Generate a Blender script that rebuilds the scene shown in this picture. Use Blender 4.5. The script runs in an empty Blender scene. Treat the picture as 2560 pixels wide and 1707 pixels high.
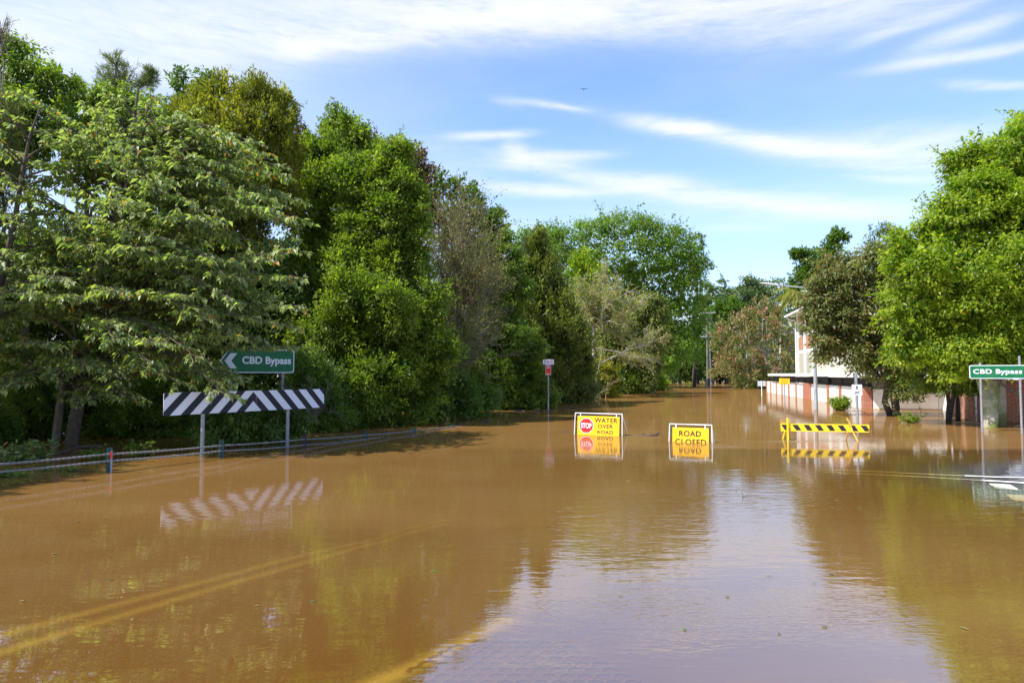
import bpy, math, random
import numpy as np
from mathutils import Vector, Matrix
R = math.radians
C = bpy.context.scene.collection
scn = bpy.context.scene

# ------------------------------------------------------------------ camera
CAMZ = 1.75
F = 24.0 / 36.0 * 2560.0
PITCH = math.atan(82.5 / F)
cam_d = bpy.data.cameras.new('camera')
cam_d.lens = 24; cam_d.sensor_width = 36; cam_d.clip_end = 6000; cam_d.clip_start = 0.05
cam = bpy.data.objects.new('camera', cam_d); C.objects.link(cam)
cam.location = (0, 0, CAMZ); cam.rotation_euler = (R(90) + PITCH, 0, 0)
scn.camera = cam

# ------------------------------------------------------------------ light
SUN_AZ = R(-116)      # from +Y, negative towards -X (left of the photo)
SUN_EL = R(50)
sl = bpy.data.lights.new('sun', 'SUN'); sl.energy = 4.6; sl.angle = R(0.53); sl.color = (1.0, 0.955, 0.88)
so = bpy.data.objects.new('sun', sl); C.objects.link(so)
sd = Vector((math.sin(SUN_AZ) * math.cos(SUN_EL), math.cos(SUN_AZ) * math.cos(SUN_EL), math.sin(SUN_EL)))
so.rotation_euler = sd.to_track_quat('Z', 'Y').to_euler()
scn.view_settings.view_transform = 'Standard'
scn.view_settings.look = 'None'
scn.view_settings.exposure = 0.82
scn.view_settings.gamma = 1.0
scn.cycles.max_bounces = 8
scn.cycles.diffuse_bounces = 3
scn.cycles.glossy_bounces = 3
scn.cycles.transparent_max_bounces = 8
scn.cycles.use_denoising = True
scn.cycles.sample_clamp_indirect = 6


class NT:
    """tiny node-graph helper"""
    def __init__(s, tree):
        s.t = tree; s.n = tree.nodes; s.l = tree.links

    def new(s, typ, **kw):
        n = s.n.new(typ)
        for k, v in kw.items(): setattr(n, k, v)
        return n

    def put(s, sock, v):
        if v is None: return
        if hasattr(v, 'is_linked') or isinstance(v, bpy.types.NodeSocket): s.l.new(v, sock)
        else: sock.default_value = v

    def m(s, op, a, b=None, c=None, clamp=False):
        n = s.new('ShaderNodeMath', operation=op); n.use_clamp = clamp
        s.put(n.inputs[0], a); s.put(n.inputs[1], b)
        if c is not None: s.put(n.inputs[2], c)
        return n.outputs[0]

    def noise(s, vec, scale, detail=3, rough=0.55, dist=0.0):
        n = s.new('ShaderNodeTexNoise')
        s.put(n.inputs['Vector'], vec); n.inputs['Scale'].default_value = scale
        n.inputs['Detail'].default_value = detail; n.inputs['Roughness'].default_value = rough
        n.inputs['Distortion'].default_value = dist
        return n.outputs['Fac']

    def xyz(s, x, y, z):
        n = s.new('ShaderNodeCombineXYZ'); s.put(n.inputs[0], x); s.put(n.inputs[1], y); s.put(n.inputs[2], z)
        return n.outputs[0]

    def sep(s, v):
        n = s.new('ShaderNodeSeparateXYZ'); s.put(n.inputs[0], v); return n.outputs

    def mix(s, f, a, b):
        n = s.new('ShaderNodeMix', data_type='RGBA')
        s.put(n.inputs[0], f)
        for i, v in ((6, a), (7, b)):
            if isinstance(v, tuple) and len(v) == 3: v = v + (1,)
            s.put(n.inputs[i], v)
        return n.outputs[2]

    def smooth(s, v, a, b):
        n = s.new('ShaderNodeMapRange', interpolation_type='SMOOTHSTEP')
        s.put(n.inputs[0], v); n.inputs[1].default_value = a; n.inputs[2].default_value = b
        return n.outputs[0]


# ------------------------------------------------------------------ sky with cirrus
def px_dir(px, py):
    u = (px - 1280) / F; v = (853.5 - py) / F
    return (u, math.cos(PITCH) - v * math.sin(PITCH), math.sin(PITCH) + v * math.cos(PITCH))

def px_ang(px, py):
    d = px_dir(px, py)
    return math.atan2(d[0], d[1]), math.atan2(d[2], math.hypot(d[0], d[1]))

w = bpy.data.worlds.new('World'); scn.world = w; w.use_nodes = True
g = NT(w.node_tree); g.n.clear()
sky = g.new('ShaderNodeTexSky', sky_type='NISHITA'); sky.sun_disc = False
sky.sun_elevation = SUN_EL; sky.sun_rotation = SUN_AZ
sky.air_density = 1.0; sky.dust_density = 0.5; sky.ozone_density = 1.6; sky.altitude = 20
tc = g.new('ShaderNodeTexCoord')
dx, dy, dz = g.sep(tc.outputs['Generated'])
az = g.m('ARCTAN2', dx, dy)
el = g.m('ARCSINE', dz)
base = g.xyz(az, el, 0.0)
wn = g.new('ShaderNodeTexNoise'); g.put(wn.inputs['Vector'], g.xyz(g.m('MULTIPLY', az, 2.2), g.m('MULTIPLY', el, 5.0), 0.0))
wn.inputs['Scale'].default_value = 1.6; wn.inputs['Detail'].default_value = 4
wr, wg, wb = g.sep(wn.outputs['Color'])
azw = g.m('ADD', az, g.m('MULTIPLY', g.m('SUBTRACT', wr, 0.5), 0.06))
elw = g.m('ADD', el, g.m('MULTIPLY', g.m('SUBTRACT', wg, 0.5), 0.024))
wisp = g.noise(g.xyz(g.m('MULTIPLY', azw, 5.0), g.m('MULTIPLY', elw, 34.0), 3.1), 1.3, 7, 0.62, 0.35)
fine = g.noise(g.xyz(g.m('ADD', g.m('MULTIPLY', azw, 16.0), g.m('MULTIPLY', elw, 20.0)), g.m('MULTIPLY', elw, 75.0), 7.7), 1.5, 5, 0.65, 0.5)
# px centre, half-length px, half-thickness px, tilt (px dy per px dx), strength
STREAKS = [
    (1450, 30, 950, 55, 0.02, 1.9), (300, 70, 520, 95, 0.02, 1.15), (900, 95, 330, 32, -0.06, 0.75),
    (752, 116, 50, 24, 0.0, 2.2), (850, 105, 110, 20, -0.05, 0.9), (1150, 70, 500, 50, -0.03, 0.8), (300, 180, 420, 60, 0.0, 0.5),
    (2080, 60, 300, 40, -0.18, 0.55), (2400, 85, 120, 20, -0.35, 1.0), (2270, 65, 120, 14, -0.35, 0.9), (2400, 145, 180, 13, -0.16, 1.2), (2470, 215, 90, 11, 0.05, 0.8),
    (1890, 345, 270, 17, 0.14, 1.8), (1690, 318, 90, 17, 0.10, 1.6), (2200, 375, 300, 22, 0.03, 0.6),
    (2150, 360, 320, 30, 0.03, 0.55), (2350, 332, 180, 26, 0.0, 0.6),
    (1390, 262, 80, 7, 0.14, 1.1), (1270, 250, 40, 10, 0.2, 0.3),
    (1230, 337, 90, 10, -0.05, 1.4), (1330, 405, 90, 20, 0.0, 1.8), (1290, 385, 30, 24, 0.3, 1.2), (1430, 388, 90, 9, -0.05, 1.0), (1560, 450, 150, 18, 0.06, 1.3),
    (1350, 477, 130, 13, 0.03, 1.5), (1850, 500, 330, 20, 0.09, 1.5), (2230, 412, 190, 12, 0.02, 0.75),
    (2260, 440, 120, 10, 0.02, 0.75), (1830, 573, 90, 9, 0.0, 0.35), (1120, 420, 110, 60, 0.0, 0.35), (2100, 520, 500, 50, 0.0, 0.35),
    (1350, 560, 500, 40, 0.0, 0.25),
]
acc = None
for (sx, sy, hl, ht, tilt, amp) in STREAKS:
    a0, e0 = px_ang(sx, sy)
    a1, e1 = px_ang(sx + hl, sy + tilt * hl); a2, e2 = px_ang(sx - hl, sy - tilt * hl)
    th = abs(px_ang(sx, sy - ht)[1] - px_ang(sx, sy + ht)[1]) / 2
    la = abs(a1 - a2) / 2; sl_ = (e1 - e2) / (a1 - a2)
    da = g.m('SUBTRACT', azw, a0); de = g.m('SUBTRACT', g.m('SUBTRACT', elw, e0), g.m('MULTIPLY', da, sl_))
    q = g.m('ADD', g.m('POWER', g.m('ABSOLUTE', g.m('DIVIDE', da, la)), 2.6), g.m('POWER', g.m('ABSOLUTE', g.m('DIVIDE', de, th)), 2.0))
    v = g.m('MULTIPLY', g.m('EXPONENT', g.m('MULTIPLY', q, -0.8)), amp * 0.72)
    acc = v if acc is None else g.m('ADD', acc, v)
tex = g.m('ADD', g.m('MULTIPLY', wisp, 1.15), g.m('MULTIPLY', fine, 0.75))      # about 0.9 mean
tex = g.m('SUBTRACT', tex, 0.42)
body = g.m('MULTIPLY', acc, g.m('ADD', 0.30, g.m('MULTIPLY', g.smooth(tex, 0.16, 0.80), 0.66)))
# thin all-over veil, thicker low down
veil = g.m('MULTIPLY', g.smooth(g.noise(g.xyz(g.m('MULTIPLY', azw, 2.0), g.m('MULTIPLY', elw, 6.0), 9.0), 1.2, 4, 0.6), 0.35, 0.75), 0.10)
low = g.m('MULTIPLY', g.m('EXPONENT', g.m('MULTIPLY', g.m('MAXIMUM', el, 0.0), -7.5)), 0.75)
leftv = g.m('MULTIPLY', g.smooth(g.m('MULTIPLY', az, -1.0), -0.05, 0.75), 0.26)
cl = g.m('ADD', g.m('ADD', body, veil), g.m('ADD', low, leftv))
cl = g.m('SUBTRACT', 1.0, g.m('EXPONENT', g.m('MULTIPLY', cl, -1.35)))
cl = g.m('MULTIPLY', cl, 1.0, clamp=True)
skyc = g.mix(0.0, sky.outputs[0], (1, 1, 1))
SKY_STR = 0.14
cw = 0.63 / SKY_STR
tint = g.new('ShaderNodeMix', data_type='RGBA', blend_type='MULTIPLY'); tint.inputs[0].default_value = 1
g.l.new(sky.outputs[0], tint.inputs[6]); tint.inputs[7].default_value = (0.80, 0.98, 1.18, 1)
colr = g.mix(cl, tint.outputs[2], (cw * 0.985, cw * 1.0, cw * 1.03))
bg = g.new('ShaderNodeBackground'); bg.inputs[1].default_value = SKY_STR
g.l.new(colr, bg.inputs[0])
wo = g.new('ShaderNodeOutputWorld'); g.l.new(bg.outputs[0], wo.inputs[0])

# ------------------------------------------------------------------ pixel helpers
def G(px, py, z=0.0):
    d = px_dir(px, py); t = (z - CAMZ) / d[2]
    return Vector((d[0] * t, d[1] * t, z))

def W(px, py, Y):
    d = px_dir(px, py); t = Y / d[1]
    return Vector((d[0] * t, Y, CAMZ + d[2] * t))

def tag(o, label=None, cat=None, group=None, kind=None):
    if label: o['label'] = label
    if cat: o['category'] = cat
    if group: o['group'] = group
    if kind: o['kind'] = kind
    return o

def empty(name, loc=(0, 0, 0), rz=0.0, label=None, cat=None, group=None):
    o = bpy.data.objects.new(name, None); o.empty_display_size = 0.3
    C.objects.link(o); o.location = loc; o.rotation_euler = (0, 0, rz)
    return tag(o, label, cat, group)

def copy_tree(o, parent=None):
    c = o.copy(); C.objects.link(c); c.parent = parent
    for ch in [x for x in bpy.data.objects if x.parent == o]: copy_tree(ch, c)
    return c

# ------------------------------------------------------------------ materials
MATS = {}
def mat(name, col, rough=0.6, metal=0.0, var=0.12, vscale=8.0, spec=0.5, col2=None, c2scale=3.0, c2lo=0.45, c2hi=0.7, bump=0.0, bscale=40.0, coat=0.0):
    if name in MATS: return MATS[name]
    m = bpy.data.materials.new(name); m.use_nodes = True
    h = NT(m.node_tree); p = m.node_tree.nodes['Principled BSDF']
    t = h.new('ShaderNodeTexCoord')
    n = h.noise(t.outputs['Object'], vscale, 5, 0.6)
    lo = tuple(c * (1 - var) for c in col) + (1,); hi = tuple(min(1, c * (1 + var)) for c in col) + (1,)
    cc = h.mix(h.smooth(n, 0.3, 0.7), lo, hi)
    if col2:
        n2 = h.noise(t.outputs['Object'], c2scale, 6, 0.65)
        cc = h.mix(h.smooth(n2, c2lo, c2hi), cc, col2)
    h.l.new(cc, p.inputs['Base Color'])
    p.inputs['Roughness'].default_value = rough; p.inputs['Metallic'].default_value = metal
    p.inputs['Specular IOR Level'].default_value = spec
    if coat: p.inputs['Coat Weight'].default_value = coat
    if bump:
        b = h.new('ShaderNodeBump'); b.inputs['Distance'].default_value = bump
        h.l.new(h.noise(t.outputs['Object'], bscale, 4), b.inputs['Height']); h.l.new(b.outputs[0], p.inputs['Normal'])
    MATS[name] = m
    return m

def leaf_mat(name, dark, light, odd=None, oddf=0.0, rough=0.5, trans=0.35, spec=0.35, big=0.25):
    m = bpy.data.materials.new(name); m.use_nodes = True
    h = NT(m.node_tree); h.n.clear()
    at = h.new('ShaderNodeAttribute', attribute_name='tone')
    tone = at.outputs['Fac']
    tcn = h.new('ShaderNodeTexCoord')
    bn = h.noise(tcn.outputs['Object'], 0.9, 2)
    f = h.m('ADD', tone, h.m('MULTIPLY', h.m('SUBTRACT', bn, 0.5), big * 2), clamp=True)
    f = h.m('POWER', f, 1.35); col = h.mix(f, dark, light)
    if odd:
        a2 = h.new('ShaderNodeAttribute', attribute_name='odd')
        col = h.mix(h.m('LESS_THAN', a2.outputs['Fac'], oddf), col, odd)
    p = h.new('ShaderNodeBsdfPrincipled'); h.l.new(col, p.inputs['Base Color'])
    p.inputs['Roughness'].default_value = rough; p.inputs['Specular IOR Level'].default_value = spec
    tr = h.new('ShaderNodeBsdfTranslucent')
    tcx = h.new('ShaderNodeMix', data_type='RGBA', blend_type='MULTIPLY'); tcx.inputs[0].default_value = 1
    h.l.new(col, tcx.inputs[6]); tcx.inputs[7].default_value = (1.5, 1.7, 0.6, 1)
    h.l.new(tcx.outputs[2], tr.inputs[0])
    mx = h.new('ShaderNodeMixShader'); mx.inputs[0].default_value = min(0.6, trans + 0.12)
    h.l.new(p.outputs[0], mx.inputs[1]); h.l.new(tr.outputs[0], mx.inputs[2])
    o = h.new('ShaderNodeOutputMaterial'); h.l.new(mx.outputs[0], o.inputs[0])
    MATS[name] = m
    return m

def brick_mat(name, c1, c2, mortar, sc=1.0, rough=0.85):
    m = bpy.data.materials.new(name); m.use_nodes = True
    h = NT(m.node_tree); p = m.node_tree.nodes['Principled BSDF']
    t = h.new('ShaderNodeTexCoord'); x, y, z = h.sep(t.outputs['Object'])
    v = h.xyz(h.m('ADD', x, y), z, 0.0)
    b = h.new('ShaderNodeTexBrick'); h.l.new(v, b.inputs['Vector'])
    b.inputs['Scale'].default_value = sc; b.inputs['Brick Width'].default_value = 0.24; b.inputs['Row Height'].default_value = 0.086
    b.inputs['Mortar Size'].default_value = 0.007; b.inputs['Color1'].default_value = c1 + (1,); b.inputs['Color2'].default_value = c2 + (1,)
    b.inputs['Mortar'].default_value = mortar + (1,)
    n = h.noise(t.outputs['Object'], 5, 5)
    cc = h.mix(h.m('MULTIPLY', h.smooth(n, 0.4, 0.75), 0.35), b.outputs['Color'], tuple(c * 0.5 for c in c1))
    h.l.new(cc, p.inputs['Base Color']); p.inputs['Roughness'].default_value = rough
    bp = h.new('ShaderNodeBump'); bp.inputs['Distance'].default_value = 0.006; bp.invert = True
    h.l.new(b.outputs['Fac'], bp.inputs['Height']); h.l.new(bp.outputs[0], p.inputs['Normal'])
    MATS[name] = m
    return m

# ------------------------------------------------------------------ mesh helpers
class MB:
    def __init__(s): s.v = []; s.f = []; s.mi = []; s.sm = []; s.mats = []

    def slot(s, m):
        if m not in s.mats: s.mats.append(m)
        return s.mats.index(m)

    def add(s, vs, fs, m, smooth=False):
        k = len(s.v); i = s.slot(m)
        s.v += [tuple(v) for v in vs]
        for f in fs: s.f.append([k + a for a in f]); s.mi.append(i); s.sm.append(smooth)

    def box(s, x0, x1, y0, y1, z0, z1, m, M=None):
        vs = [Vector((x, y, z)) for x in (x0, x1) for y in (y0, y1) for z in (z0, z1)]
        if M: vs = [M @ v for v in vs]
        s.add(vs, [(0, 1, 3, 2), (4, 6, 7, 5), (0, 4, 5, 1), (2, 3, 7, 6), (0, 2, 6, 4), (1, 5, 7, 3)], m)

    def tube(s, pts, rad, m, n=8, cap=True, smooth=True):
        pts = [Vector(p) for p in pts]
        if not hasattr(rad, '__len__'): rad = [rad] * len(pts)
        vs = []; ref = None
        for i, p in enumerate(pts):
            a = pts[max(0, i - 1)]; b = pts[min(len(pts) - 1, i + 1)]
            d = (b - a)
            d = d.normalized() if d.length > 1e-9 else Vector((0, 0, 1))
            if ref is None: ref = Vector((1, 0, 0)) if abs(d.x) < 0.8 else Vector((0, 1, 0))
            u = (ref - d * ref.dot(d)).normalized(); v = d.cross(u); ref = u
            for k in range(n):
                t = 2 * math.pi * k / n
                vs.append(p + (u * math.cos(t) + v * math.sin(t)) * rad[i])
        fs = []
        for i in range(len(pts) - 1):
            for k in range(n):
                k2 = (k + 1) % n
                fs.append((i * n + k, i * n + k2, (i + 1) * n + k2, (i + 1) * n + k))
        s.add(vs, fs, m, smooth)
        if cap:
            k = (len(pts) - 1) * n
            s.add(vs[:n][::-1], [tuple(range(n))], m); s.add(vs[k:k + n], [tuple(range(n))], m)

    def poly(s, pts2, y, m, th=0.0):
        """polygon in the xz plane facing -y at depth y, optional thickness towards +y"""
        n = len(pts2)
        s.add([(p[0], y, p[1]) for p in pts2], [tuple(range(n))], m)
        if th:
            s.add([(p[0], y + th, p[1]) for p in pts2], [tuple(range(n))[::-1]], m)
            vs = [(p[0], y, p[1]) for p in pts2] + [(p[0], y + th, p[1]) for p in pts2]
            s.add(vs, [(i, (i + 1) % n, n + (i + 1) % n, n + i) for i in range(n)], m)

    def build(s, name, parent=None, bevel=0.0):
        me = bpy.data.meshes.new(name); me.from_pydata(s.v, [], s.f)
        for m in s.mats: me.materials.append(m)
        me.polygons.foreach_set('material_index', s.mi)
        me.polygons.foreach_set('use_smooth', s.sm)
        me.update()
        o = bpy.data.objects.new(name, me); C.objects.link(o)
        if parent: o.parent = parent
        if bevel:
            b = o.modifiers.new('bevel', 'BEVEL'); b.width = bevel; b.segments = 2; b.limit_method = 'ANGLE'
        return o

def text_polys(txt, bold=0.012, spacing=1.0):
    cu = bpy.data.curves.new('lettering', 'FONT'); cu.body = txt; cu.size = 1; cu.offset = bold; cu.space_character = spacing; cu.resolution_u = 4
    o = bpy.data.objects.new('lettering', cu); C.objects.link(o)
    dg = bpy.context.evaluated_depsgraph_get()
    me = bpy.data.meshes.new_from_object(o.evaluated_get(dg))
    vs = [v.co.copy() for v in me.vertices]; fs = [tuple(p.vertices) for p in me.polygons]
    bpy.data.objects.remove(o); bpy.data.curves.remove(cu); bpy.data.meshes.remove(me)
    return vs, fs

def add_text(mb, txt, x0, x1, z0, z1, y, m, bold=0.012, spacing=1.0):
    vs, fs = text_polys(txt, bold, spacing)
    ax, bx = min(v.x for v in vs), max(v.x for v in vs); ay, by = min(v.y for v in vs), max(v.y for v in vs)
    mb.add([(x0 + (v.x - ax) / (bx - ax) * (x1 - x0), y, z0 + (v.y - ay) / (by - ay) * (z1 - z0)) for v in vs], fs, m)

def rrect(x0, x1, z0, z1, r, n=5):
    out = []
    for cx, cz, a0 in ((x1 - r, z0 + r, -90), (x1 - r, z1 - r, 0), (x0 + r, z1 - r, 90), (x0 + r, z0 + r, 180)):
        for k in range(n + 1):
            a = R(a0 + 90 * k / n); out.append((cx + r * math.cos(a), cz + r * math.sin(a)))
    return out

def clip(poly, a, b, c):
    """keep a*x+b*z<=c"""
    out = []
    for i in range(len(poly)):
        p, q = poly[i], poly[(i + 1) % len(poly)]
        dp, dq = a * p[0] + b * p[1] - c, a * q[0] + b * q[1] - c
        if dp <= 0: out.append(p)
        if (dp < 0 < dq) or (dq < 0 < dp):
            t = dp / (dp - dq); out.append((p[0] + (q[0] - p[0]) * t, p[1] + (q[1] - p[1]) * t))
    return out

# ------------------------------------------------------------------ common materials
galv = mat('galvanised_steel', (0.26, 0.27, 0.29), 0.5, 0.4, 0.18, 14, col2=(0.22, 0.23, 0.25, 1), c2scale=6)
galv_pole = mat('weathered_grey_pole', (0.33, 0.35, 0.38), 0.55, 0.2, 0.12, 5, col2=(0.23, 0.22, 0.2, 1), c2scale=2.5)
white_sheet = mat('white_sign_sheeting', (0.66, 0.67, 0.74), 0.4, 0, 0.04, 20, col2=(0.5, 0.5, 0.54, 1), c2scale=2, c2lo=0.6, c2hi=0.9)
black_sheet = mat('black_sign_sheeting', (0.008, 0.010, 0.022), 0.4, 0, 0.3, 10, spec=0.3)
green_sheet = mat('green_sign_sheeting', (0.004, 0.125, 0.045), 0.45, 0, 0.12, 6, spec=0.25, col2=(0.03, 0.13, 0.06, 1), c2scale=4)
yellow_sheet = mat('yellow_sign_sheeting', (0.90, 0.47, 0.010), 0.4, 0, 0.06, 5, spec=0.3, col2=(0.60, 0.34, 0.04, 1), c2scale=6, c2lo=0.56, c2hi=0.80)
red_sheet = mat('red_sign_sheeting', (0.62, 0.015, 0.02), 0.4, 0, 0.08, 6, spec=0.3)
white_paint = mat('white_enamel', (0.74, 0.74, 0.74), 0.4, 0, 0.06, 20)
dark_green = mat('dark_green_post_paint', (0.008, 0.055, 0.05), 0.5, 0, 0.3, 9, col2=(0.16, 0.18, 0.17, 1), c2scale=14, c2lo=0.66, c2hi=0.8)
black_paint = mat('black_paint', (0.012, 0.012, 0.014), 0.5, 0, 0.3, 9)
yellow_paint = mat('yellow_barrier_paint', (0.90, 0.60, 0.010), 0.42, 0, 0.08, 6, col2=(0.55, 0.35, 0.03, 1), c2scale=5, c2lo=0.62, c2hi=0.85)
yellow_leg = mat('tan_timber_leg', (0.62, 0.33, 0.06), 0.6, 0, 0.18, 12)
grey_back = mat('aluminium_sign_back', (0.45, 0.46, 0.48), 0.45, 0.3, 0.05, 8)
mud_wood = mat('wet_brown_driftwood', (0.075, 0.05, 0.035), 0.75, 0, 0.4, 18, bump=0.004)
bark_grey = mat('grey_bark', (0.20, 0.175, 0.145), 0.9, 0, 0.35, 9, col2=(0.10, 0.09, 0.07, 1), c2scale=5, bump=0.012, bscale=14)
bark_brown = mat('brown_bark', (0.10, 0.075, 0.055), 0.9, 0, 0.35, 9, bump=0.012, bscale=14)
bark_dark = mat('dark_bark', (0.045, 0.034, 0.028), 0.9, 0, 0.35, 9, bump=0.012, bscale=14)
bark_pale = mat('pale_bark', (0.36, 0.31, 0.25), 0.85, 0, 0.25, 6, bump=0.008, bscale=10)
bark_green = mat('smooth_green_grey_bark', (0.34, 0.31, 0.24), 0.8, 0, 0.2, 3, col2=(0.13, 0.15, 0.035, 1), c2scale=0.9, c2lo=0.42, c2hi=0.58, bump=0.01, bscale=9)

# ------------------------------------------------------------------ ground, water, submerged road markings
def depth_at(x, y):
    """water depth: shallow by the viewer, a dry hump of road on the right edge"""
    a = 0.042 + 0.030 * np.maximum(0, y - 3.2) + 0.022 * np.maximum(0, -x - 1.0) * 0.5 + 0.05 * np.maximum(0, x - 0.8)
    a = a + 0.30 * np.clip((y - 7.0) / 3.0, 0, 1) ** 2 + 0.02 * np.maximum(0, y - 10)
    rx = (x - 12.08) / 3.75; ry = (y - 11.0) / 2.5
    r = np.sqrt(rx * rx + ry * ry)
    b = np.where(r < 1, -0.02 * (1 - r), np.where(r < 1.1, (r - 1) * 0.05, (r - 1.1) * 0.10 + 0.005))
    b = b + 0.002 * np.sin(9 * x + 5 * y) * (r > 0.9)
    return np.minimum(np.minimum(a, b), 1.3)

gx = np.concatenate([[-3000, -900, -300, -120, -60, -30, -16], np.arange(-12, 16.01, 0.2), [20, 30, 60, 120, 300, 900, 3000]])
gy = np.concatenate([[-800, -60, -10, 0, 1.5], np.arange(2.6, 16.01, 0.2), [18, 24, 40, 80, 160, 320, 800, 4500]])
XX, YY = np.meshgrid(gx, gy)
DD = depth_at(XX, YY)
near = (XX > -12.1) & (XX < 16.1) & (YY > 2.5) & (YY < 16.1)
DD = np.where(near, DD, np.where((YY < 2.6) & (np.abs(XX) < 16.1) & (YY > -11), np.minimum(DD, 0.3), 1.3))
def grid_obj(name, Z, m, attr=None):
    ny, nx = XX.shape
    vs = np.stack([XX, YY, Z], -1).reshape(-1, 3)
    fs = [(j * nx + i, j * nx + i + 1, (j + 1) * nx + i + 1, (j + 1) * nx + i) for j in range(ny - 1) for i in range(nx - 1)]
    me = bpy.data.meshes.new(name); me.from_pydata(vs.tolist(), [], fs); me.materials.append(m)
    me.polygons.foreach_set('use_smooth', [True] * len(fs))
    if attr is not None:
        a = me.attributes.new('depth', 'FLOAT', 'POINT'); a.data.foreach_set('value', attr.reshape(-1).astype(np.float32))
    o = bpy.data.objects.new(name, me); C.objects.link(o)
    return o

asphalt = mat('wet_asphalt', (0.115, 0.115, 0.14), 0.75, 0, 0.3, 90, bump=0.004, bscale=140)
q = NT(asphalt.node_tree); pb_ = asphalt.node_tree.nodes['Principled BSDF']; old = pb_.inputs['Base Color'].links[0].from_socket
tq = q.new('ShaderNodeTexCoord'); qx, qy, qz = q.sep(tq.outputs['Object'])
siltm = q.m('MULTIPLY', q.m('SUBTRACT', 1.0, q.smooth(qx, 3.0, 8.0)), q.m('SUBTRACT', 1.0, q.smooth(qz, -0.03, 0.0)))
q.l.new(q.mix(siltm, old, (0.25, 0.14, 0.05)), pb_.inputs['Base Color'])
ground = grid_obj('ground', -DD, asphalt); tag(ground, kind='structure')

wm = bpy.data.materials.new('muddy_flood_water'); wm.use_nodes = True
h = NT(wm.node_tree); h.n.clear()
t = h.new('ShaderNodeTexCoord'); ox, oy, oz = h.sep(t.outputs['Object'])
big = h.noise(h.xyz(h.m('MULTIPLY', ox, 0.12), h.m('MULTIPLY', oy, 0.17), 0.0), 1.0, 3)
patch = h.smooth(big, 0.40, 0.62)
n1 = h.noise(h.xyz(h.m('MULTIPLY', ox, 0.8), h.m('MULTIPLY', oy, 2.1), 0.0), 2.6, 2, 0.5, 0.4)
n2 = h.noise(h.xyz(h.m('MULTIPLY', ox, 0.8), h.m('MULTIPLY', oy, 1.7), 4.0), 9.5, 2, 0.5, 0.6)
n3 = h.noise(h.xyz(ox, oy, 9.0), 0.7, 2)
# a patch of breeze ripples in front, right of the middle
rx_ = h.m('DIVIDE', h.m('SUBTRACT', ox, 1.9), 1.6); ry_ = h.m('DIVIDE', h.m('SUBTRACT', oy, 5.1), 0.55)
gust = h.m('EXPONENT', h.m('MULTIPLY', h.m('ADD', h.m('MULTIPLY', rx_, rx_), h.m('MULTIPLY', ry_, ry_)), -1.0))
rx2 = h.m('DIVIDE', h.m('SUBTRACT', ox, 2.6), 3.6); ry2 = h.m('DIVIDE', h.m('SUBTRACT', oy, 9.0), 2.2)
gust2 = h.m('EXPONENT', h.m('MULTIPLY', h.m('ADD', h.m('MULTIPLY', rx2, rx2), h.m('MULTIPLY', ry2, ry2)), -1.0))
fx1 = h.noise(h.xyz(h.m('MULTIPLY', ox, 0.7), h.m('MULTIPLY', oy, 1.8), 14.0), 16.0, 2, 0.5, 0.8)
ps_ = G(1725, 1116); rx3 = h.m('DIVIDE', h.m('SUBTRACT', ox, ps_.x), 1.5); ry3 = h.m('DIVIDE', h.m('SUBTRACT', oy, ps_.y), 0.35)
gust3 = h.m('EXPONENT', h.m('MULTIPLY', h.m('ADD', h.m('MULTIPLY', rx3, rx3), h.m('MULTIPLY', ry3, ry3)), -1.0))
ps_ = G(1990, 1103); rx4 = h.m('DIVIDE', h.m('SUBTRACT', ox, ps_.x), 1.3); ry4 = h.m('DIVIDE', h.m('SUBTRACT', oy, ps_.y), 0.25)
gust3 = h.m('ADD', gust3, h.m('EXPONENT', h.m('MULTIPLY', h.m('ADD', h.m('MULTIPLY', rx4, rx4), h.m('MULTIPLY', ry4, ry4)), -1.0)))
gust = h.m('ADD', gust, h.m('MULTIPLY', gust3, 1.2))
amp2 = h.m('ADD', h.m('MULTIPLY', patch, 0.35), h.m('ADD', 0.25, h.m('MULTIPLY', gust2, 1.5)))
hh = h.m('ADD', h.m('MULTIPLY', n1, h.m('ADD', 0.55, h.m('MULTIPLY', gust2, 1.1))), h.m('ADD', h.m('MULTIPLY', h.m('MULTIPLY', n2, amp2), 0.40), h.m('MULTIPLY', n3, 0.5)))
hh = h.m('ADD', hh, h.m('MULTIPLY', h.m('MULTIPLY', fx1, gust), 0.75))
bmp = h.new('ShaderNodeBump'); bmp.inputs['Distance'].default_value = 0.0030; bmp.inputs['Strength'].default_value = 1.0
h.l.new(hh, bmp.inputs['Height'])
silt = h.noise(h.xyz(h.m('MULTIPLY', ox, 0.25), h.m('MULTIPLY', oy, 0.5), 2.0), 1.2, 4, 0.6, 0.6)
wcol = h.mix(h.smooth(silt, 0.3, 0.7), (0.258, 0.132, 0.038), (0.290, 0.156, 0.052))
dif = h.new('ShaderNodeBsdfDiffuse'); h.l.new(wcol, dif.inputs[0])
trn = h.new('ShaderNodeBsdfTransparent'); trn.inputs[0].default_value = (1.0, 0.86, 0.55, 1)
dat = h.new('ShaderNodeAttribute', attribute_name='depth'); dep = h.m('MAXIMUM', dat.outputs['Fac'], 0.0)
trf = h.m('EXPONENT', h.m('MULTIPLY', dep, -6.5))
tcol = h.mix(h.smooth(dep, 0.0, 0.06), (1, 1, 1), (1.0, 0.76, 0.26)); h.l.new(tcol, trn.inputs[0])
inner = h.new('ShaderNodeMixShader'); h.l.new(trf, inner.inputs[0]); h.l.new(dif.outputs[0], inner.inputs[1]); h.l.new(trn.outputs[0], inner.inputs[2])
gl = h.new('ShaderNodeBsdfGlossy'); gl.inputs['Roughness'].default_value = 0.02; h.l.new(bmp.outputs[0], gl.inputs['Normal'])
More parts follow.
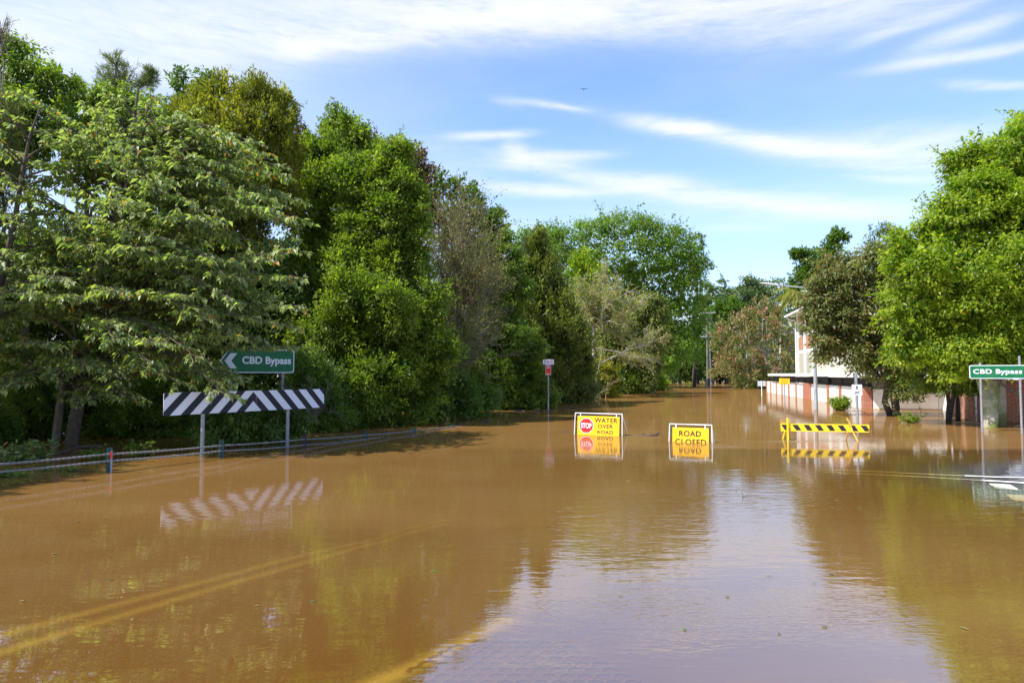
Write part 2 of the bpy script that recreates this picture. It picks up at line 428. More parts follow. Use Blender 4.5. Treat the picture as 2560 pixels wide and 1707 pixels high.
geo = h.new('ShaderNodeNewGeometry'); dp = h.new('ShaderNodeVectorMath', operation='DOT_PRODUCT')
h.l.new(geo.outputs['Incoming'], dp.inputs[0]); h.l.new(bmp.outputs[0], dp.inputs[1])
cosi = h.m('ABSOLUTE', dp.outputs['Value']); F0 = 0.35
fres = h.m('ADD', F0, h.m('MULTIPLY', 0.62 - F0, h.m('POWER', h.m('SUBTRACT', 1.0, cosi, clamp=True), 3.0)), clamp=True)
outm = h.new('ShaderNodeMixShader'); h.l.new(fres, outm.inputs[0]); h.l.new(inner.outputs[0], outm.inputs[1]); h.l.new(gl.outputs[0], outm.inputs[2])
oo = h.new('ShaderNodeOutputMaterial'); h.l.new(outm.outputs[0], oo.inputs[0])
water = grid_obj('water', np.zeros_like(XX), wm, DD); tag(water, kind='structure')

# road paint: alpha softens the edges, imitating light scattered by muddy water
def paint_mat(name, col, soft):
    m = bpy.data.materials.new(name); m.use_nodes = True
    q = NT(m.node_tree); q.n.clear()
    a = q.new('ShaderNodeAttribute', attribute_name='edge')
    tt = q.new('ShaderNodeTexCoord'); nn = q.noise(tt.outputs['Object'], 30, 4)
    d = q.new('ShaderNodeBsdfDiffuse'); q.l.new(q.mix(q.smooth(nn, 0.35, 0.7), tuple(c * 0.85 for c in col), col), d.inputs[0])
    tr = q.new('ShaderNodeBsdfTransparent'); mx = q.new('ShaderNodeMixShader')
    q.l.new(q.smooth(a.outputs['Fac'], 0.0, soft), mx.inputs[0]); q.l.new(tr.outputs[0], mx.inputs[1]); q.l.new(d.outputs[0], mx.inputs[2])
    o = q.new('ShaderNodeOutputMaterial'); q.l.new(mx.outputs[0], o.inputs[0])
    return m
paint_soft = paint_mat('blurred_white_road_paint', (0.92, 0.90, 0.82), 1.0)
paint_hard = paint_mat('white_road_paint', (0.80, 0.79, 0.76), 0.25)

def strip(name, pts, width, m, lift=0.004):
    """painted strip following the ground; 'edge' is 0 at both edges, 1 in the middle"""
    P = []
    for i in range(len(pts) - 1):
        a, b = Vector(pts[i][:2]), Vector(pts[i + 1][:2]); n = max(1, int((b - a).length / 0.1))
        for k in range(n): P.append(a.lerp(b, k / n))
    P.append(Vector(pts[-1][:2]))
    vs, ed, fs = [], [], []
    for i, p in enumerate(P):
        d = (P[min(i + 1, len(P) - 1)] - P[max(i - 1, 0)]).normalized(); nrm = Vector((-d.y, d.x))
        for s_ in (-1, -0.5, 0, 0.5, 1):
            q = p + nrm * s_ * width / 2
            vs.append((q.x, q.y, float(-depth_at(q.x, q.y)) + lift)); ed.append(1 - abs(s_))
    for i in range(len(P) - 1):
        for k in range(4): fs.append((i * 5 + k, i * 5 + k + 1, i * 5 + k + 6, i * 5 + k + 5))
    me = bpy.data.meshes.new(name); me.from_pydata(vs, [], fs); me.materials.append(m)
    at = me.attributes.new('edge', 'FLOAT', 'POINT'); at.data.foreach_set('value', ed)
    o = bpy.data.objects.new(name, me); C.objects.link(o); tag(o, kind='structure')
    return o

def curve_px(pp, z=0.0):
    return [G(a, b) for a, b in pp]
# the apparent (refracted-free) positions are shifted a little by the bed depth, so solve on the bed itself
def bed_px(px, py):
    p = G(px, py)
    for _ in range(12): p = G(px, py, float(-depth_at(p.x, p.y)))
    return p
def line_px(pp): return [bed_px(a, b) for a, b in pp]
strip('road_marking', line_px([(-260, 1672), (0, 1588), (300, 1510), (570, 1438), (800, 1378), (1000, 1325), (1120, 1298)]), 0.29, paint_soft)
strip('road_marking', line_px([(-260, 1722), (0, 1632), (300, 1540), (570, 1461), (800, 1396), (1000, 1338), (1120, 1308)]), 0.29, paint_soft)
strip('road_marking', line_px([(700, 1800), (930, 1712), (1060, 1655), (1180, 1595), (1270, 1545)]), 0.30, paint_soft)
strip('road_marking', line_px([(2040, 1173), (2200, 1180), (2380, 1189), (2480, 1193), (2560, 1194.5), (2700, 1196)]), 0.125, paint_hard, 0.012)
strip('road_marking', line_px([(2060, 1181), (2200, 1188), (2380, 1197.5), (2480, 1203), (2560, 1208), (2700, 1216)]), 0.125, paint_hard, 0.012)
def quad_mark(pp):
    c = [bed_px(*p) for p in pp]; n = 6; vs = []; ed = []; fs = []
    for i in range(n + 1):
        for j in range(n + 1):
            a = c[0].lerp(c[1], i / n); b = c[3].lerp(c[2], i / n); q = a.lerp(b, j / n)
            vs.append((q.x, q.y, float(-depth_at(q.x, q.y)) + 0.014)); ed.append(1.0)
    for i in range(n):
        for j in range(n): fs.append((i * (n + 1) + j, (i + 1) * (n + 1) + j, (i + 1) * (n + 1) + j + 1, i * (n + 1) + j + 1))
    me = bpy.data.meshes.new('road_marking'); me.from_pydata(vs, [], fs); me.materials.append(paint_hard)
    at = me.attributes.new('edge', 'FLOAT', 'POINT'); at.data.foreach_set('value', ed)
    o = bpy.data.objects.new('road_marking', me); C.objects.link(o); tag(o, kind='structure')
quad_mark([(2472, 1210), (2525, 1213), (2549, 1227), (2491, 1223)])
quad_mark([(2513, 1237), (2566, 1240), (2594, 1257), (2538, 1254)])
# sunken hexagonal mesh on the road close to the viewer
hexm = paint_mat('pale_hexagon_mesh', (0.34, 0.25, 0.17), 1.0)
vs, ed, fs = [], [], []
hs = 0.062
for i in range(-5, 13):
    for j in range(0, 14):
        cx = -0.15 + i * hs * 1.732 + (j % 2) * hs * 0.866; cy = 3.55 + j * hs * 1.5
        if cx < -0.6 or cx > 1.05 - 0.05 * j or (cx + 0.6) * 0.7 + 0.0 < (cy - 4.35) * 0.5: continue
        for k in range(3):
            a0, a1 = R(30 + 60 * k), R(90 + 60 * k)
            p, q = Vector((cx + hs * math.cos(a0), cy + hs * math.sin(a0))), Vector((cx + hs * math.cos(a1), cy + hs * math.sin(a1)))
            d = (q - p).normalized(); nr = Vector((-d.y, d.x)) * 0.024
            b = len(vs)
            for r_, e_ in ((p + nr, 0), (p, 1), (p - nr, 0), (q + nr, 0), (q, 1), (q - nr, 0)):
                vs.append((r_.x, r_.y, float(-depth_at(r_.x, r_.y)) + 0.010)); ed.append(e_)
            fs += [(b, b + 1, b + 4, b + 3), (b + 1, b + 2, b + 5, b + 4)]
me = bpy.data.meshes.new('road_paving'); me.from_pydata(vs, [], fs); me.materials.append(hexm)
at = me.attributes.new('edge', 'FLOAT', 'POINT'); at.data.foreach_set('value', ed)
o = bpy.data.objects.new('road_paving', me); C.objects.link(o); tag(o, kind='structure')

# ------------------------------------------------------------------ signs
def poles_down(mb, xs, z1, r, m, y=0.0, z0=-1.3):
    for x in xs: mb.tube([(x, y, z0), (x, y, z1)], r, m, 12)

def oriented(pA, pB):
    """origin at pA with local +x towards pB"""
    d = pB - pA
    return Vector((pA.x, pA.y, 0)), math.atan2(d.y, d.x), math.hypot(d.x, d.y)

# chevron alignment board
pA, pB = Vector((-7.12, 14.0, 0)), Vector((-4.86, 17.7, 0))
org, rz, L = oriented(pA, pB)
t_ = empty('chevron_sign', org, rz, 'long low board of black and white chevron stripes behind the wire rope barrier', 'road sign')
mb = MB(); z0, z1 = 0.905, 1.378; H = z1 - z0
mb.poly(rrect(0, L, z0, z1, 0.03), 0.0, white_sheet, 0.012)
for half in (-1, 1):
    for k in range(-2, 7):
        lo, hi = -0.24 + 0.45 * k, -0.03 + 0.45 * k
        # u - v in [lo, hi]; u=|x-L/2|, v=z1-z
        P = [(0, z0), (L / 2, z0), (L / 2, z1), (0, z1)]            # in (u, z)
        P = clip(P, -1, -1, -(lo + z1)); P = clip(P, 1, 1, hi + z1) if len(P) > 2 else P
        if len(P) < 3: continue
        Q = [(L / 2 + half * u, z) for u, z in P]
        if half == -1: Q = Q[::-1]
        mb.poly(Q, -0.003, black_sheet)
mb.poly([(L / 2 + 0.075, z0), (L / 2 + 0.08, z0), (L / 2 + 0.08, z1), (L / 2 + 0.075, z1)], -0.005, grey_back)
mb.build('board', t_)
def post_x(px): # where the board line meets this column of the photo
    k = (px - 1280) / F; d = pB - pA
    return (k * pA.y - pA.x) / (d.x - k * d.y) * L
for px in (514, 725):
    mb = MB(); mb.tube([(post_x(px), 0.05, -1.3), (post_x(px), 0.05, 1.36)], 0.043, galv, 14); mb.build('post', t_)

# left green direction sign
pA, pB = Vector((-7.62, 17.82, 0)), Vector((-6.07, 19.03, 0))
org, rz, L = oriented(pA, pB)
t_ = empty('direction_sign', org, rz, 'green arrow-shaped direction sign pointing left, partly hidden by the branches of the large leafy tree', 'road sign')
z0, z1 = 1.794, 2.432; zc = (z0 + z1) / 2
def arrow_outline(i):
    r = rrect(0.5, L - i, z0 + i, z1 - i, 0.07)
    right = [p for p in r if p[0] > 1.0]
    right.sort(key=lambda p: math.atan2(p[1] - zc, p[0] - 1.0))
    return [(0.22 + i * 0.5, z0 + i)] + right + [(0.22 + i * 0.5, z1 - i), (0 + i * 1.2, zc)]
mb = MB(); mb.poly(arrow_outline(0), 0.0, white_sheet, 0.012); mb.poly(arrow_outline(0.025), -0.003, green_sheet); mb.build('panel', t_)
mb = MB(); add_text(mb, 'CBD Bypass', 0.56, L - 0.09, zc - 0.14, zc + 0.125, -0.006, white_sheet, 0.03); mb.build('lettering', t_)
mb = MB(); mb.poly([(0.11, zc), (0.26, zc - 0.20), (0.43, zc - 0.20), (0.28, zc), (0.43, zc + 0.20), (0.26, zc + 0.20)], -0.006, white_sheet); mb.build('arrow', t_)
for x in (0.30, L - 0.30):
    mb = MB(); mb.tube([(x, 0.05, -1.3), (x, 0.05, 2.38)], 0.038, galv, 14); mb.build('post', t_)

# right green direction sign
pA = G(2428, 1079.0); pB = G(2534, 1082.2)
org, rz, L0 = oriented(pA, pB); L = 2.25
t_ = empty('direction_sign', org, rz, 'green rectangular direction sign in front of the brick wall, arrow pointing right', 'road sign')
z0, z1 = 1.625, 2.035; zc = (z0 + z1) / 2
mb = MB(); mb.poly(rrect(0, L, z0, z1, 0.05), 0.0, white_sheet, 0.012); mb.poly(rrect(0.022, L - 0.022, z0 + 0.022, z1 - 0.022, 0.035), -0.003, green_sheet); mb.build('panel', t_)
mb = MB(); add_text(mb, 'CBD Bypass', 0.10, 1.33, zc - 0.10, zc + 0.085, -0.006, white_sheet, 0.025, 1.05); mb.build('lettering', t_)
mb = MB(); mb.poly([(1.43, zc - 0.14), (1.62, zc - 0.14), (1.78, zc), (1.62, zc + 0.14), (1.43, zc + 0.14), (1.56, zc)], -0.006, white_sheet); mb.build('arrow', t_)
for x, zt in ((0.29, 2.12), (1.28, 2.31)):
    mb = MB(); mb.tube([(x, 0.045, -1.3), (x, 0.045, zt)], 0.033, galv, 14); mb.build('post', t_)

# folding signs standing in the water
def frame_sign(pl, pr, label, wy, z_top, z_bar, side, back_dx):
    org, rz, L = oriented(pl, pr)
    t = empty('portable_sign', org, rz, label, 'road sign')
    lean = 0.10
    def Y(z): return lean * z            # leaning back
    fr = MB()
    for x, s_ in ((-side, -1), (L + side, 1)):
        fr.tube([(x + s_ * 0.03, Y(-0.9), -0.9), (x, Y(z_bar), z_bar)], 0.0125, white_paint, 10)
        fr.tube([(x + s_ * 0.02 + back_dx, 0.75, -0.5), (x - s_ * 0.01, Y(z_bar) + 0.02, z_bar - 0.01)], 0.012, white_paint if s_ > 0 else galv, 8)
    fr.tube([(-side - 0.005, Y(z_bar), z_bar), (L + side + 0.005, Y(z_bar), z_bar)], 0.013, white_paint, 10)
    for x in (0.09, L - 0.09): fr.box(x - 0.012, x + 0.012, Y(z_bar) - 0.02, Y(z_bar), z_top - 0.03, z_bar, white_paint)
    fr.build('frame', t)
    return t, L, Y
def lean_mesh(o, lean=0.10):
    for v in o.data.vertices: v.co.y += lean * v.co.z
# STOP / water over road
t_, L, Yf = frame_sign(G(1443, 1085.5), G(1548, 1089.5), 'portable yellow sign with a red stop octagon and the words water over road', 0, 0.545, 0.62, 0.075, 0.10)
mb = MB(); mb.poly(rrect(-0.025, L + 0.03, -0.38, 0.575, 0.02), 0.0, black_sheet, 0.02); mb.poly([(0, -0.36), (L, -0.36), (L, 0.545), (0, 0.545)], -0.003, yellow_sheet)
lean_mesh(mb.build('panel', t_))
sc_ = L / 105.0
def U(px): return (px - 1443) * sc_
def V(py): return (1087.0 - py) * sc_ * 1.0
mb = MB(); cx, cz, rr = U(1465.6), V(1065), 0.212
for rad, m_, y_ in ((rr, white_sheet, -0.006), (rr * 0.93, red_sheet, -0.009)):
    mb.poly([(cx + rad / math.cos(R(22.5)) * math.cos(R(22.5 + 45 * k)), cz + rad / math.cos(R(22.5)) * math.sin(R(22.5 + 45 * k))) for k in range(8)], y_, m_)
add_text(mb, 'STOP', cx - 0.165, cx + 0.165, cz - 0.075, cz + 0.075, -0.012, white_sheet, 0.03)
lean_mesh(mb.build('stop_symbol', t_))
mb = MB()
for s_, a, b, c, d in (('WATER', 1486.5, 1543.5, 1057, 1046), ('OVER', 1495, 1532.5, 1070.3, 1061), ('ROAD', 1494, 1533, 1084, 1075)):
    mb = MB(); add_text(mb, s_, U(a), U(b), V(c), V(d), -0.006, black_sheet, 0.022, 1.10); lean_mesh(mb.build('lettering', t_))
# road closed
t_, L, Yf = frame_sign(G(1681, 1103.5), G(1772, 1107), 'portable yellow road closed sign half under water in a white tube frame', 0, 0.375, 0.455, 0.075, 0.02)
mb = MB(); mb.poly(rrect(-0.02, L + 0.02, -0.25, 0.395, 0.02), 0.0, black_sheet, 0.02); mb.poly([(0, -0.23), (L, -0.23), (L, 0.375), (0, 0.375)], -0.003, yellow_sheet)
lean_mesh(mb.build('panel', t_))
sc_ = L / 91.0
mb = MB()
def U(px): return (px - 1681) * sc_
def V(py): return (1105.0 - py) * sc_
add_text(mb, 'ROAD', U(1698), U(1753), V(1090.5), V(1076), -0.006, black_sheet, 0.025, 1.08)
lean_mesh(mb.build('lettering', t_)); mb = MB()
add_text(mb, 'CLOSED', U(1688), U(1766), V(1112), V(1097), -0.006, black_sheet, 0.025, 1.08)
lean_mesh(mb.build('lettering', t_))

# slim post with alcohol-free plate and red no stopping plate
def plate_sign(px, py, label, Y=None):
    p = G(px, py)
    return p, empty('parking_sign', (p.x, p.y, 0), -math.atan2(p.x, p.y), label, 'road sign')
p, t_ = plate_sign(1371, 1028, 'slim grey post with a white notice above a tall red no stopping plate')
s_ = F / p.y
mb = MB(); mb.tube([(0, 0.03, -1.3), (0, 0.03, 2.45)], 0.033, galv, 12); mb.build('post', t_)
zt = CAMZ + (936 - 898) / s_; zb = CAMZ + (936 - 912) / s_
mb = MB(); mb.poly(rrect(-0.25, 0.27, zb + 0.01, zt, 0.04), -0.01, white_sheet, 0.006)
add_text(mb, 'ALCOHOL', -0.07, 0.22, zt - 0.085, zt - 0.03, -0.013, red_sheet, 0.02)
add_text(mb, 'FREE ZONE', -0.07, 0.22, zt - 0.155, zt - 0.10, -0.013, red_sheet, 0.02)
for k in range(3): mb.box(-0.06, 0.21, -0.014, -0.0125, zt - 0.19 - 0.028 * k, zt - 0.183 - 0.028 * k, grey_back)
for zz, m_ in ((zt - 0.09, black_sheet), (zt - 0.21, red_sheet)):
    mb.poly([(-0.165 + 0.045 * math.cos(R(30 * k)), zz + 0.045 * math.sin(R(30 * k))) for k in range(12)], -0.013, m_)
    mb.poly([(-0.165 + 0.030 * math.cos(R(30 * k)), zz + 0.030 * math.sin(R(30 * k))) for k in range(12)], -0.0145, white_sheet)
    mb.poly([(-0.20, zz + 0.03), (-0.19, zz + 0.038), (-0.13, zz - 0.03), (-0.14, zz - 0.038)], -0.016, m_)
mb.build('notice', t_)
zb2 = CAMZ + (936 - 937) / s_
mb = MB(); mb.poly(rrect(-0.13, 0.13, zb2, zb, 0.02), -0.012, white_sheet, 0.006); mb.poly(rrect(-0.118, 0.118, zb2 + 0.012, zb - 0.012, 0.015), -0.015, red_sheet)
add_text(mb, 'NO', -0.05, 0.05, zb - 0.09, zb - 0.035, -0.018, white_sheet, 0.02)
add_text(mb, 'STOPPING', -0.10, 0.10, zb - 0.165, zb - 0.11, -0.018, white_sheet, 0.02)
mb.box(-0.08, 0.08, -0.020, -0.018, zb2 + 0.045, zb2 + 0.06, white_sheet)
for sg in (-1, 1): mb.poly([(sg * 0.105, zb2 + 0.052), (sg * 0.07, zb2 + 0.052 - sg * 0.03), (sg * 0.07, zb2 + 0.052 + sg * 0.03)], -0.019, white_sheet)
mb.build('red_plate', t_)
# far red plate
p, t_ = plate_sign(1590, 981, 'small distant red plate on a thin post against the green shrubs of the bank')
s_ = F / p.y
mb = MB(); mb.tube([(0, 0.03, -1.3), (0, 0.03, 1.4)], 0.035, galv, 10); mb.build('post', t_)
mb = MB(); mb.poly(rrect(-0.15, 0.15, CAMZ - 22 / s_, CAMZ - 8 / s_, 0.02), -0.01, white_sheet, 0.006); mb.poly(rrect(-0.13, 0.13, CAMZ - 21.4 / s_, CAMZ - 8.6 / s_, 0.02), -0.014, red_sheet)
mb.box(-0.07, 0.07, -0.018, -0.016, CAMZ - 12 / s_, CAMZ - 11 / s_, white_sheet); mb.build('red_plate', t_)
# yellow "watch for vehicles entering"
p, t_ = plate_sign(1961.5, 1006, 'small yellow sign reading watch for vehicles entering, on a leaning thin post')
s_ = F / p.y
mb = MB(); mb.tube([(0.03, 0.03, -1.3), (0.0, 0.03, 1.45)], 0.03, galv, 10); mb.build('post', t_)
za, zb = CAMZ - 9 / s_, CAMZ - 25 / s_
mb = MB(); mb.poly(rrect(-0.31, 0.33, zb, za, 0.05), -0.01, black_sheet, 0.008); mb.poly(rrect(-0.295, 0.315, zb + 0.015, za - 0.015, 0.045), -0.014, yellow_sheet); mb.build('panel', t_)
mb = MB()
for k, (s1, a, b) in enumerate((('WATCH FOR', -0.23, 0.25), ('VEHICLES', -0.18, 0.20), ('ENTERING', -0.18, 0.20))):
    zz = za - 0.06 - 0.115 * k; mb = MB(); add_text(mb, s1, a, b, zz - 0.07, zz, -0.018, black_sheet, 0.0); mb.build('lettering', t_)
# grey back of a sign
p, t_ = plate_sign(1905, 990, 'blank grey back of a small sign at the far end of the garage wall')
s_ = F / p.y
mb = MB(); mb.tube([(0.0, -0.03, -1.3), (-0.02, -0.03, CAMZ - 16 / s_)], 0.03, white_paint, 10); mb.build('post', t_)
mb = MB(); mb.poly(rrect(-0.32, 0.30, CAMZ - 29 / s_, CAMZ - 16 / s_, 0.02), 0.01, grey_back, 0.006); mb.build('panel', t_)
# shared path sign
p, t_ = plate_sign(2144.5, 1058, 'white pedestrian and bicycle symbol sign on a grey pole behind the striped barrier')
s_ = F / p.y
mb = MB(); mb.tube([(0, 0.04, -1.3), (-0.015, 0.04, CAMZ + 6 / s_)], 0.042, galv, 14); mb.build('post', t_)
za, zb = CAMZ - 25 / s_, CAMZ - 51 / s_; hw = 0.165; zm = (za + zb) / 2
mb = MB(); mb.poly(rrect(-hw, hw, zb, za, 0.02), -0.012, white_sheet, 0.006)
y_ = -0.016; Hs = za - zb
def disc(cx, cz, r0, r1, y, m):
    n = 20
    if r1 <= 0: mb.poly([(cx + r0 * math.cos(2 * math.pi * k / n), cz + r0 * math.sin(2 * math.pi * k / n)) for k in range(n)], y, m)
    else:
        vs = [(cx + r_ * math.cos(2 * math.pi * k / n), y, cz + r_ * math.sin(2 * math.pi * k / n)) for r_ in (r0, r1) for k in range(n)]
        mb.add(vs, [(k, (k + 1) % n, n + (k + 1) % n, n + k) for k in range(n)], m)
def bar(a, b, wd, y, m):
    a, b = Vector(a), Vector(b); d = (b - a).normalized(); q = Vector((-d.y, d.x)) * wd * 0.72
    mb.poly([a - q, b - q, b + q, a + q], y, m)
disc(0, za - 0.045, 0.018, 0, y_, black_sheet)
bar((0, za - 0.065), (0, za - 0.13), 0.036, y_, black_sheet)
bar((0.0, za - 0.125), (0.022, za - 0.19), 0.015, y_ - 0.001, black_sheet); bar((0.0, za - 0.125), (-0.022, za - 0.19), 0.015, y_ - 0.002, black_sheet)
bar((0.01, za - 0.075), (0.03, za - 0.125), 0.010, y_ - 0.003, black_sheet); bar((-0.01, za - 0.075), (-0.03, za - 0.115), 0.010, y_ - 0.004, black_sheet)
zw = zb + 0.065
for cx in (-0.062, 0.062): disc(cx, zw, 0.046, 0.032, y_, black_sheet)
for a, b in (((-0.062, zw), (-0.03, zw + 0.06)), ((-0.03, zw + 0.06), (0.045, zw + 0.06)), ((-0.062, zw), (0.0, zw)), ((0.0, zw), (0.045, zw + 0.06)), ((0.0, zw), (-0.03, zw + 0.06)), ((0.062, zw), (0.04, zw + 0.085)), ((0.03, zw + 0.088), (0.06, zw + 0.085))):
    bar(a, b, 0.008, y_ - 0.002, black_sheet)
mb.build('panel', t_)
mb = MB(); mb.poly(rrect(-0.085, -0.035, CAMZ - 23 / s_, CAMZ + 4 / s_, 0.01), 0.02, mat('dark_grey_plate', (0.13, 0.13, 0.13), 0.5), 0.09); mb.build('side_plate', t_)

# ------------------------------------------------------------------ striped barrier
pl, pr = G(1953, 1099), G(2174, 1103)
org, rz, L = oriented(pl, pr)
t_ = empty('road_barrier', org, rz, 'yellow and black striped barrier plank on tan and yellow trestle legs in the water', 'barrier')
s_ = F / pl.y
z0, z1 = 0.235, 0.435
mb = MB(); mb.box(0, L, 0, 0.03, z0, z1, yellow_paint)
per = L * 28.5 / 221
for k in range(-1, 9):
    x = L * (28 / 221.0) + (k - 1) * per + per * 0.0
    Q = [(x + 0.105, z0 + 0.025), (x + 0.24, z0 + 0.025), (x + 0.145, z1 - 0.025), (x + 0.005, z1 - 0.025)]
    Q = clip(clip(Q, 1, 0, L - 0.01), -1, 0, -0.012)
    if len(Q) > 2: mb.poly(Q, -0.003, black_paint)
mb.build('plank', t_)
def X_(px): return (px - 1953) / 221.0 * L
def Z_(py, base=1101.0): return (base - py) / s_
legs = [([(X_(1969), -0.06, -0.75), (X_(1970), -0.035, Z_(1047))], 0.026, yellow_paint), ([(X_(1958.5), 0.5, -0.3), (X_(1968), 0.045, Z_(1068))], 0.022, yellow_paint),
        ([(X_(2160), -0.35, -0.5), (X_(2131), -0.032, Z_(1074)), (X_(2127), -0.03, Z_(1060)), (X_(2119), -0.01, Z_(1045))], 0.022, yellow_leg), ([(X_(2119), 0.5, -0.4), (X_(2126), 0.10, Z_(1073)), (X_(2123), 0.05, Z_(1062))], 0.018, yellow_leg)]
for pts, r_, m_ in legs:
    mb = MB(); mb.tube(pts, r_, m_, 8); mb.build('leg', t_)

# ------------------------------------------------------------------ wire rope safety barrier
posts = [(-9.55, 8.0, .56, .42, .31), (-8.40, 10.1, .50, .375, .255)]
for px, yb, yt, yu, yl in ((272, 1180, 1120, 1135, 1152), (553, 1145, 1101, 1113.5, 1127), (760, 1118, 1086, 1098, 1112.5), (914, 1098, 1078, 1087.5, 1097.5), (1036, 1081.5, 1069, 1076, 1082.5), (1131, 1067.5, 1061, 1066.0, 1073), (1205, 1056, 1054, 1062, 1066)):
    p = G(px, yb); s_ = F / p.y
    posts.append((p.x, p.y, (yb - yt) / s_, (yb - yu) / s_, (yb - yl) / s_))
t_ = empty('wire_rope_barrier', (posts[2][0], posts[2][1], 0), 0, 'wire rope road barrier with dark green posts and two twisted cables sinking into the flood', 'barrier')
ox_, oy_ = posts[2][0], posts[2][1]
reflector = mat('red_reflector', (0.80, 0.01, 0.01), 0.3, 0, 0.05)
for i, (x, y, zt, zu, zl) in enumerate(posts[:-1]):
    mb = MB(); c, s2 = x - ox_, y - oy_
    M = Matrix.Translation((c, s2, 0)) @ Matrix.Rotation(R(28 if i else 25), 4, 'Z')
    hw, hd = 0.048, 0.03
    # a C-section post: web and two flanges, cap slightly proud
    mb.box(-hw, hw, hd - 0.008, hd, -1.3, zt, dark_green if i != 4 else black_paint, M)
    mb.box(-hw, -hw + 0.03, -hd, hd - 0.0085, -1.3, zt - 0.002, dark_green if i != 4 else black_paint, M)
    mb.box(hw - 0.03, hw, -hd, hd - 0.0085, -1.3, zt - 0.002, dark_green if i != 4 else black_paint, M)
    mb.box(-hw + 0.031, hw - 0.031, -hd * 0.4, hd - 0.009, -1.3, zt - 0.01, dark_green if i != 4 else black_paint, M)
    if i == 2: mb.box(hw - 0.026, hw + 0.003, -hd - 0.003, -hd + 0.02, -1.3, zt - 0.05, galv, M)
    po = mb.build('post', t_)
    if i == 2:
        mb = MB(); mb.box(hw - 0.032, hw - 0.004, -hd - 0.008, -hd - 0.0035, zt - 0.19, zt - 0.07, reflector, M); mb.build('reflector', po)
cable_m = mat('galvanised_cable', (0.22, 0.21, 0.21), 0.6, 0.2, 0.15, 30)
for which in (3, 4):
    mb = MB()
    P = [Vector((p[0] - ox_, p[1] - oy_, p[which])) for p in posts]
    side = Vector((0.0, -0.055 if which == 3 else -0.05, 0))
    dense = []
    for i in range(len(P) - 1):
        n = int((P[i + 1] - P[i]).length / 0.02)
        for k in range(n):
            q = P[i].lerp(P[i + 1], k / n) + side
            q.z -= 0.015 * math.sin(math.pi * k / n); dense.append(q)
    dvec = (P[3] - P[2]).normalized(); u = Vector((0, 0, 1)); v = dvec.cross(u)
    for ph in (0, math.pi):
        pts = []
        for k, q in enumerate(dense):
            a = ph + k * 0.02 / 0.17 * 2 * math.pi
            pts.append(q + u * (0.0115 * math.cos(a)) + v * (0.0115 * math.sin(a)))
        mb.tube(pts, 0.0105, cable_m, 6)
    mb.build('cable', t_)

# ------------------------------------------------------------------ poles and lamps
def lamp(px, py, pole_top, arm, r0, r1, label, head_len):
    p = G(px, py)
    t = empty('street_lamp', (p.x, p.y, 0), -math.atan2(p.x, p.y), label, 'street lamp')
    mb = MB(); mb.tube([(0, 0, -1.3), (0, 0, 0), (0, 0, pole_top * 0.55), (0, 0, pole_top)], [r0 * 1.05, r0, (r0 + r1) / 2, r1], galv_pole, 14); mb.build('pole', t)
    a = [Vector(q) for q in arm]
    mb = MB(); mb.tube(a, [r1 * 0.95] * (len(a) // 2) + [r1 * 0.6] * (len(a) - len(a) // 2), galv_pole, 10); mb.build('arm', t)
    e = a[-1]; d = (a[-1] - a[-2]).normalized()
    mb = MB(); n = 8
    for k, (u_, w_, hh_) in enumerate(((0, 0.03, 0.03), (0.15, 0.06, 0.05), (0.45, 0.13, 0.06), (0.8, 0.12, 0.05), (1.0, 0.03, 0.02))): pass
    secs = [(0, 0.04, 0.035), (0.15, 0.08, 0.06), (0.45, 0.14, 0.07), (0.8, 0.12, 0.05), (1.0, 0.04, 0.02)]
    vs = []
    for u_, w_, h_ in secs:
        c = e + d * u_ * head_len
        for k in range(n):
            a_ = 2 * math.pi * k / n; zz = h_ * math.sin(a_)
            if zz < 0: zz *= 0.5
            vs.append((c.x, c.y + w_ * math.cos(a_), c.z + zz))
    fs = [(i * n + k, i * n + (k + 1) % n, (i + 1) * n + (k + 1) % n, (i + 1) * n + k) for i in range(4) for k in range(n)] + [tuple(range(n)), tuple(range(4 * n, 5 * n))]
    mb.add(vs, fs, mat('lamp_housing', (0.5, 0.52, 0.54), 0.4), True); mb.build('lamp_head', t)
    return t
P0 = G(2040, 1024); s_ = F / P0.y
top = CAMZ + (936 - 748) / s_
lamp(2040, 1024, top, [(0, 0, top - 0.02), (-0.06, 0, top + 0.35), (-0.45, 0, top + 0.62), (-1.1, 0, top + 0.72), (-1.7, 0, top + 0.82)], 0.10, 0.055,
     'tall grey street lamp rising through the reddish tree, its arm reaching left over the road', 0.85)
P0 = G(1868, 966); s_ = F / P0.y
top = CAMZ + (936 - 862) / s_
lamp(1868, 966, top, [(0, 0, top - 0.02), (-0.05, 0, top + 0.5), (-0.45, 0, top + 1.15), (-1.2, 0, top + 1.55), (-2.4, 0, top + 1.72), (-3.0, 0, top + 1.78)], 0.11, 0.07,
     'slender distant street lamp with a curved arm in front of the pink flowering tree', 0.9)

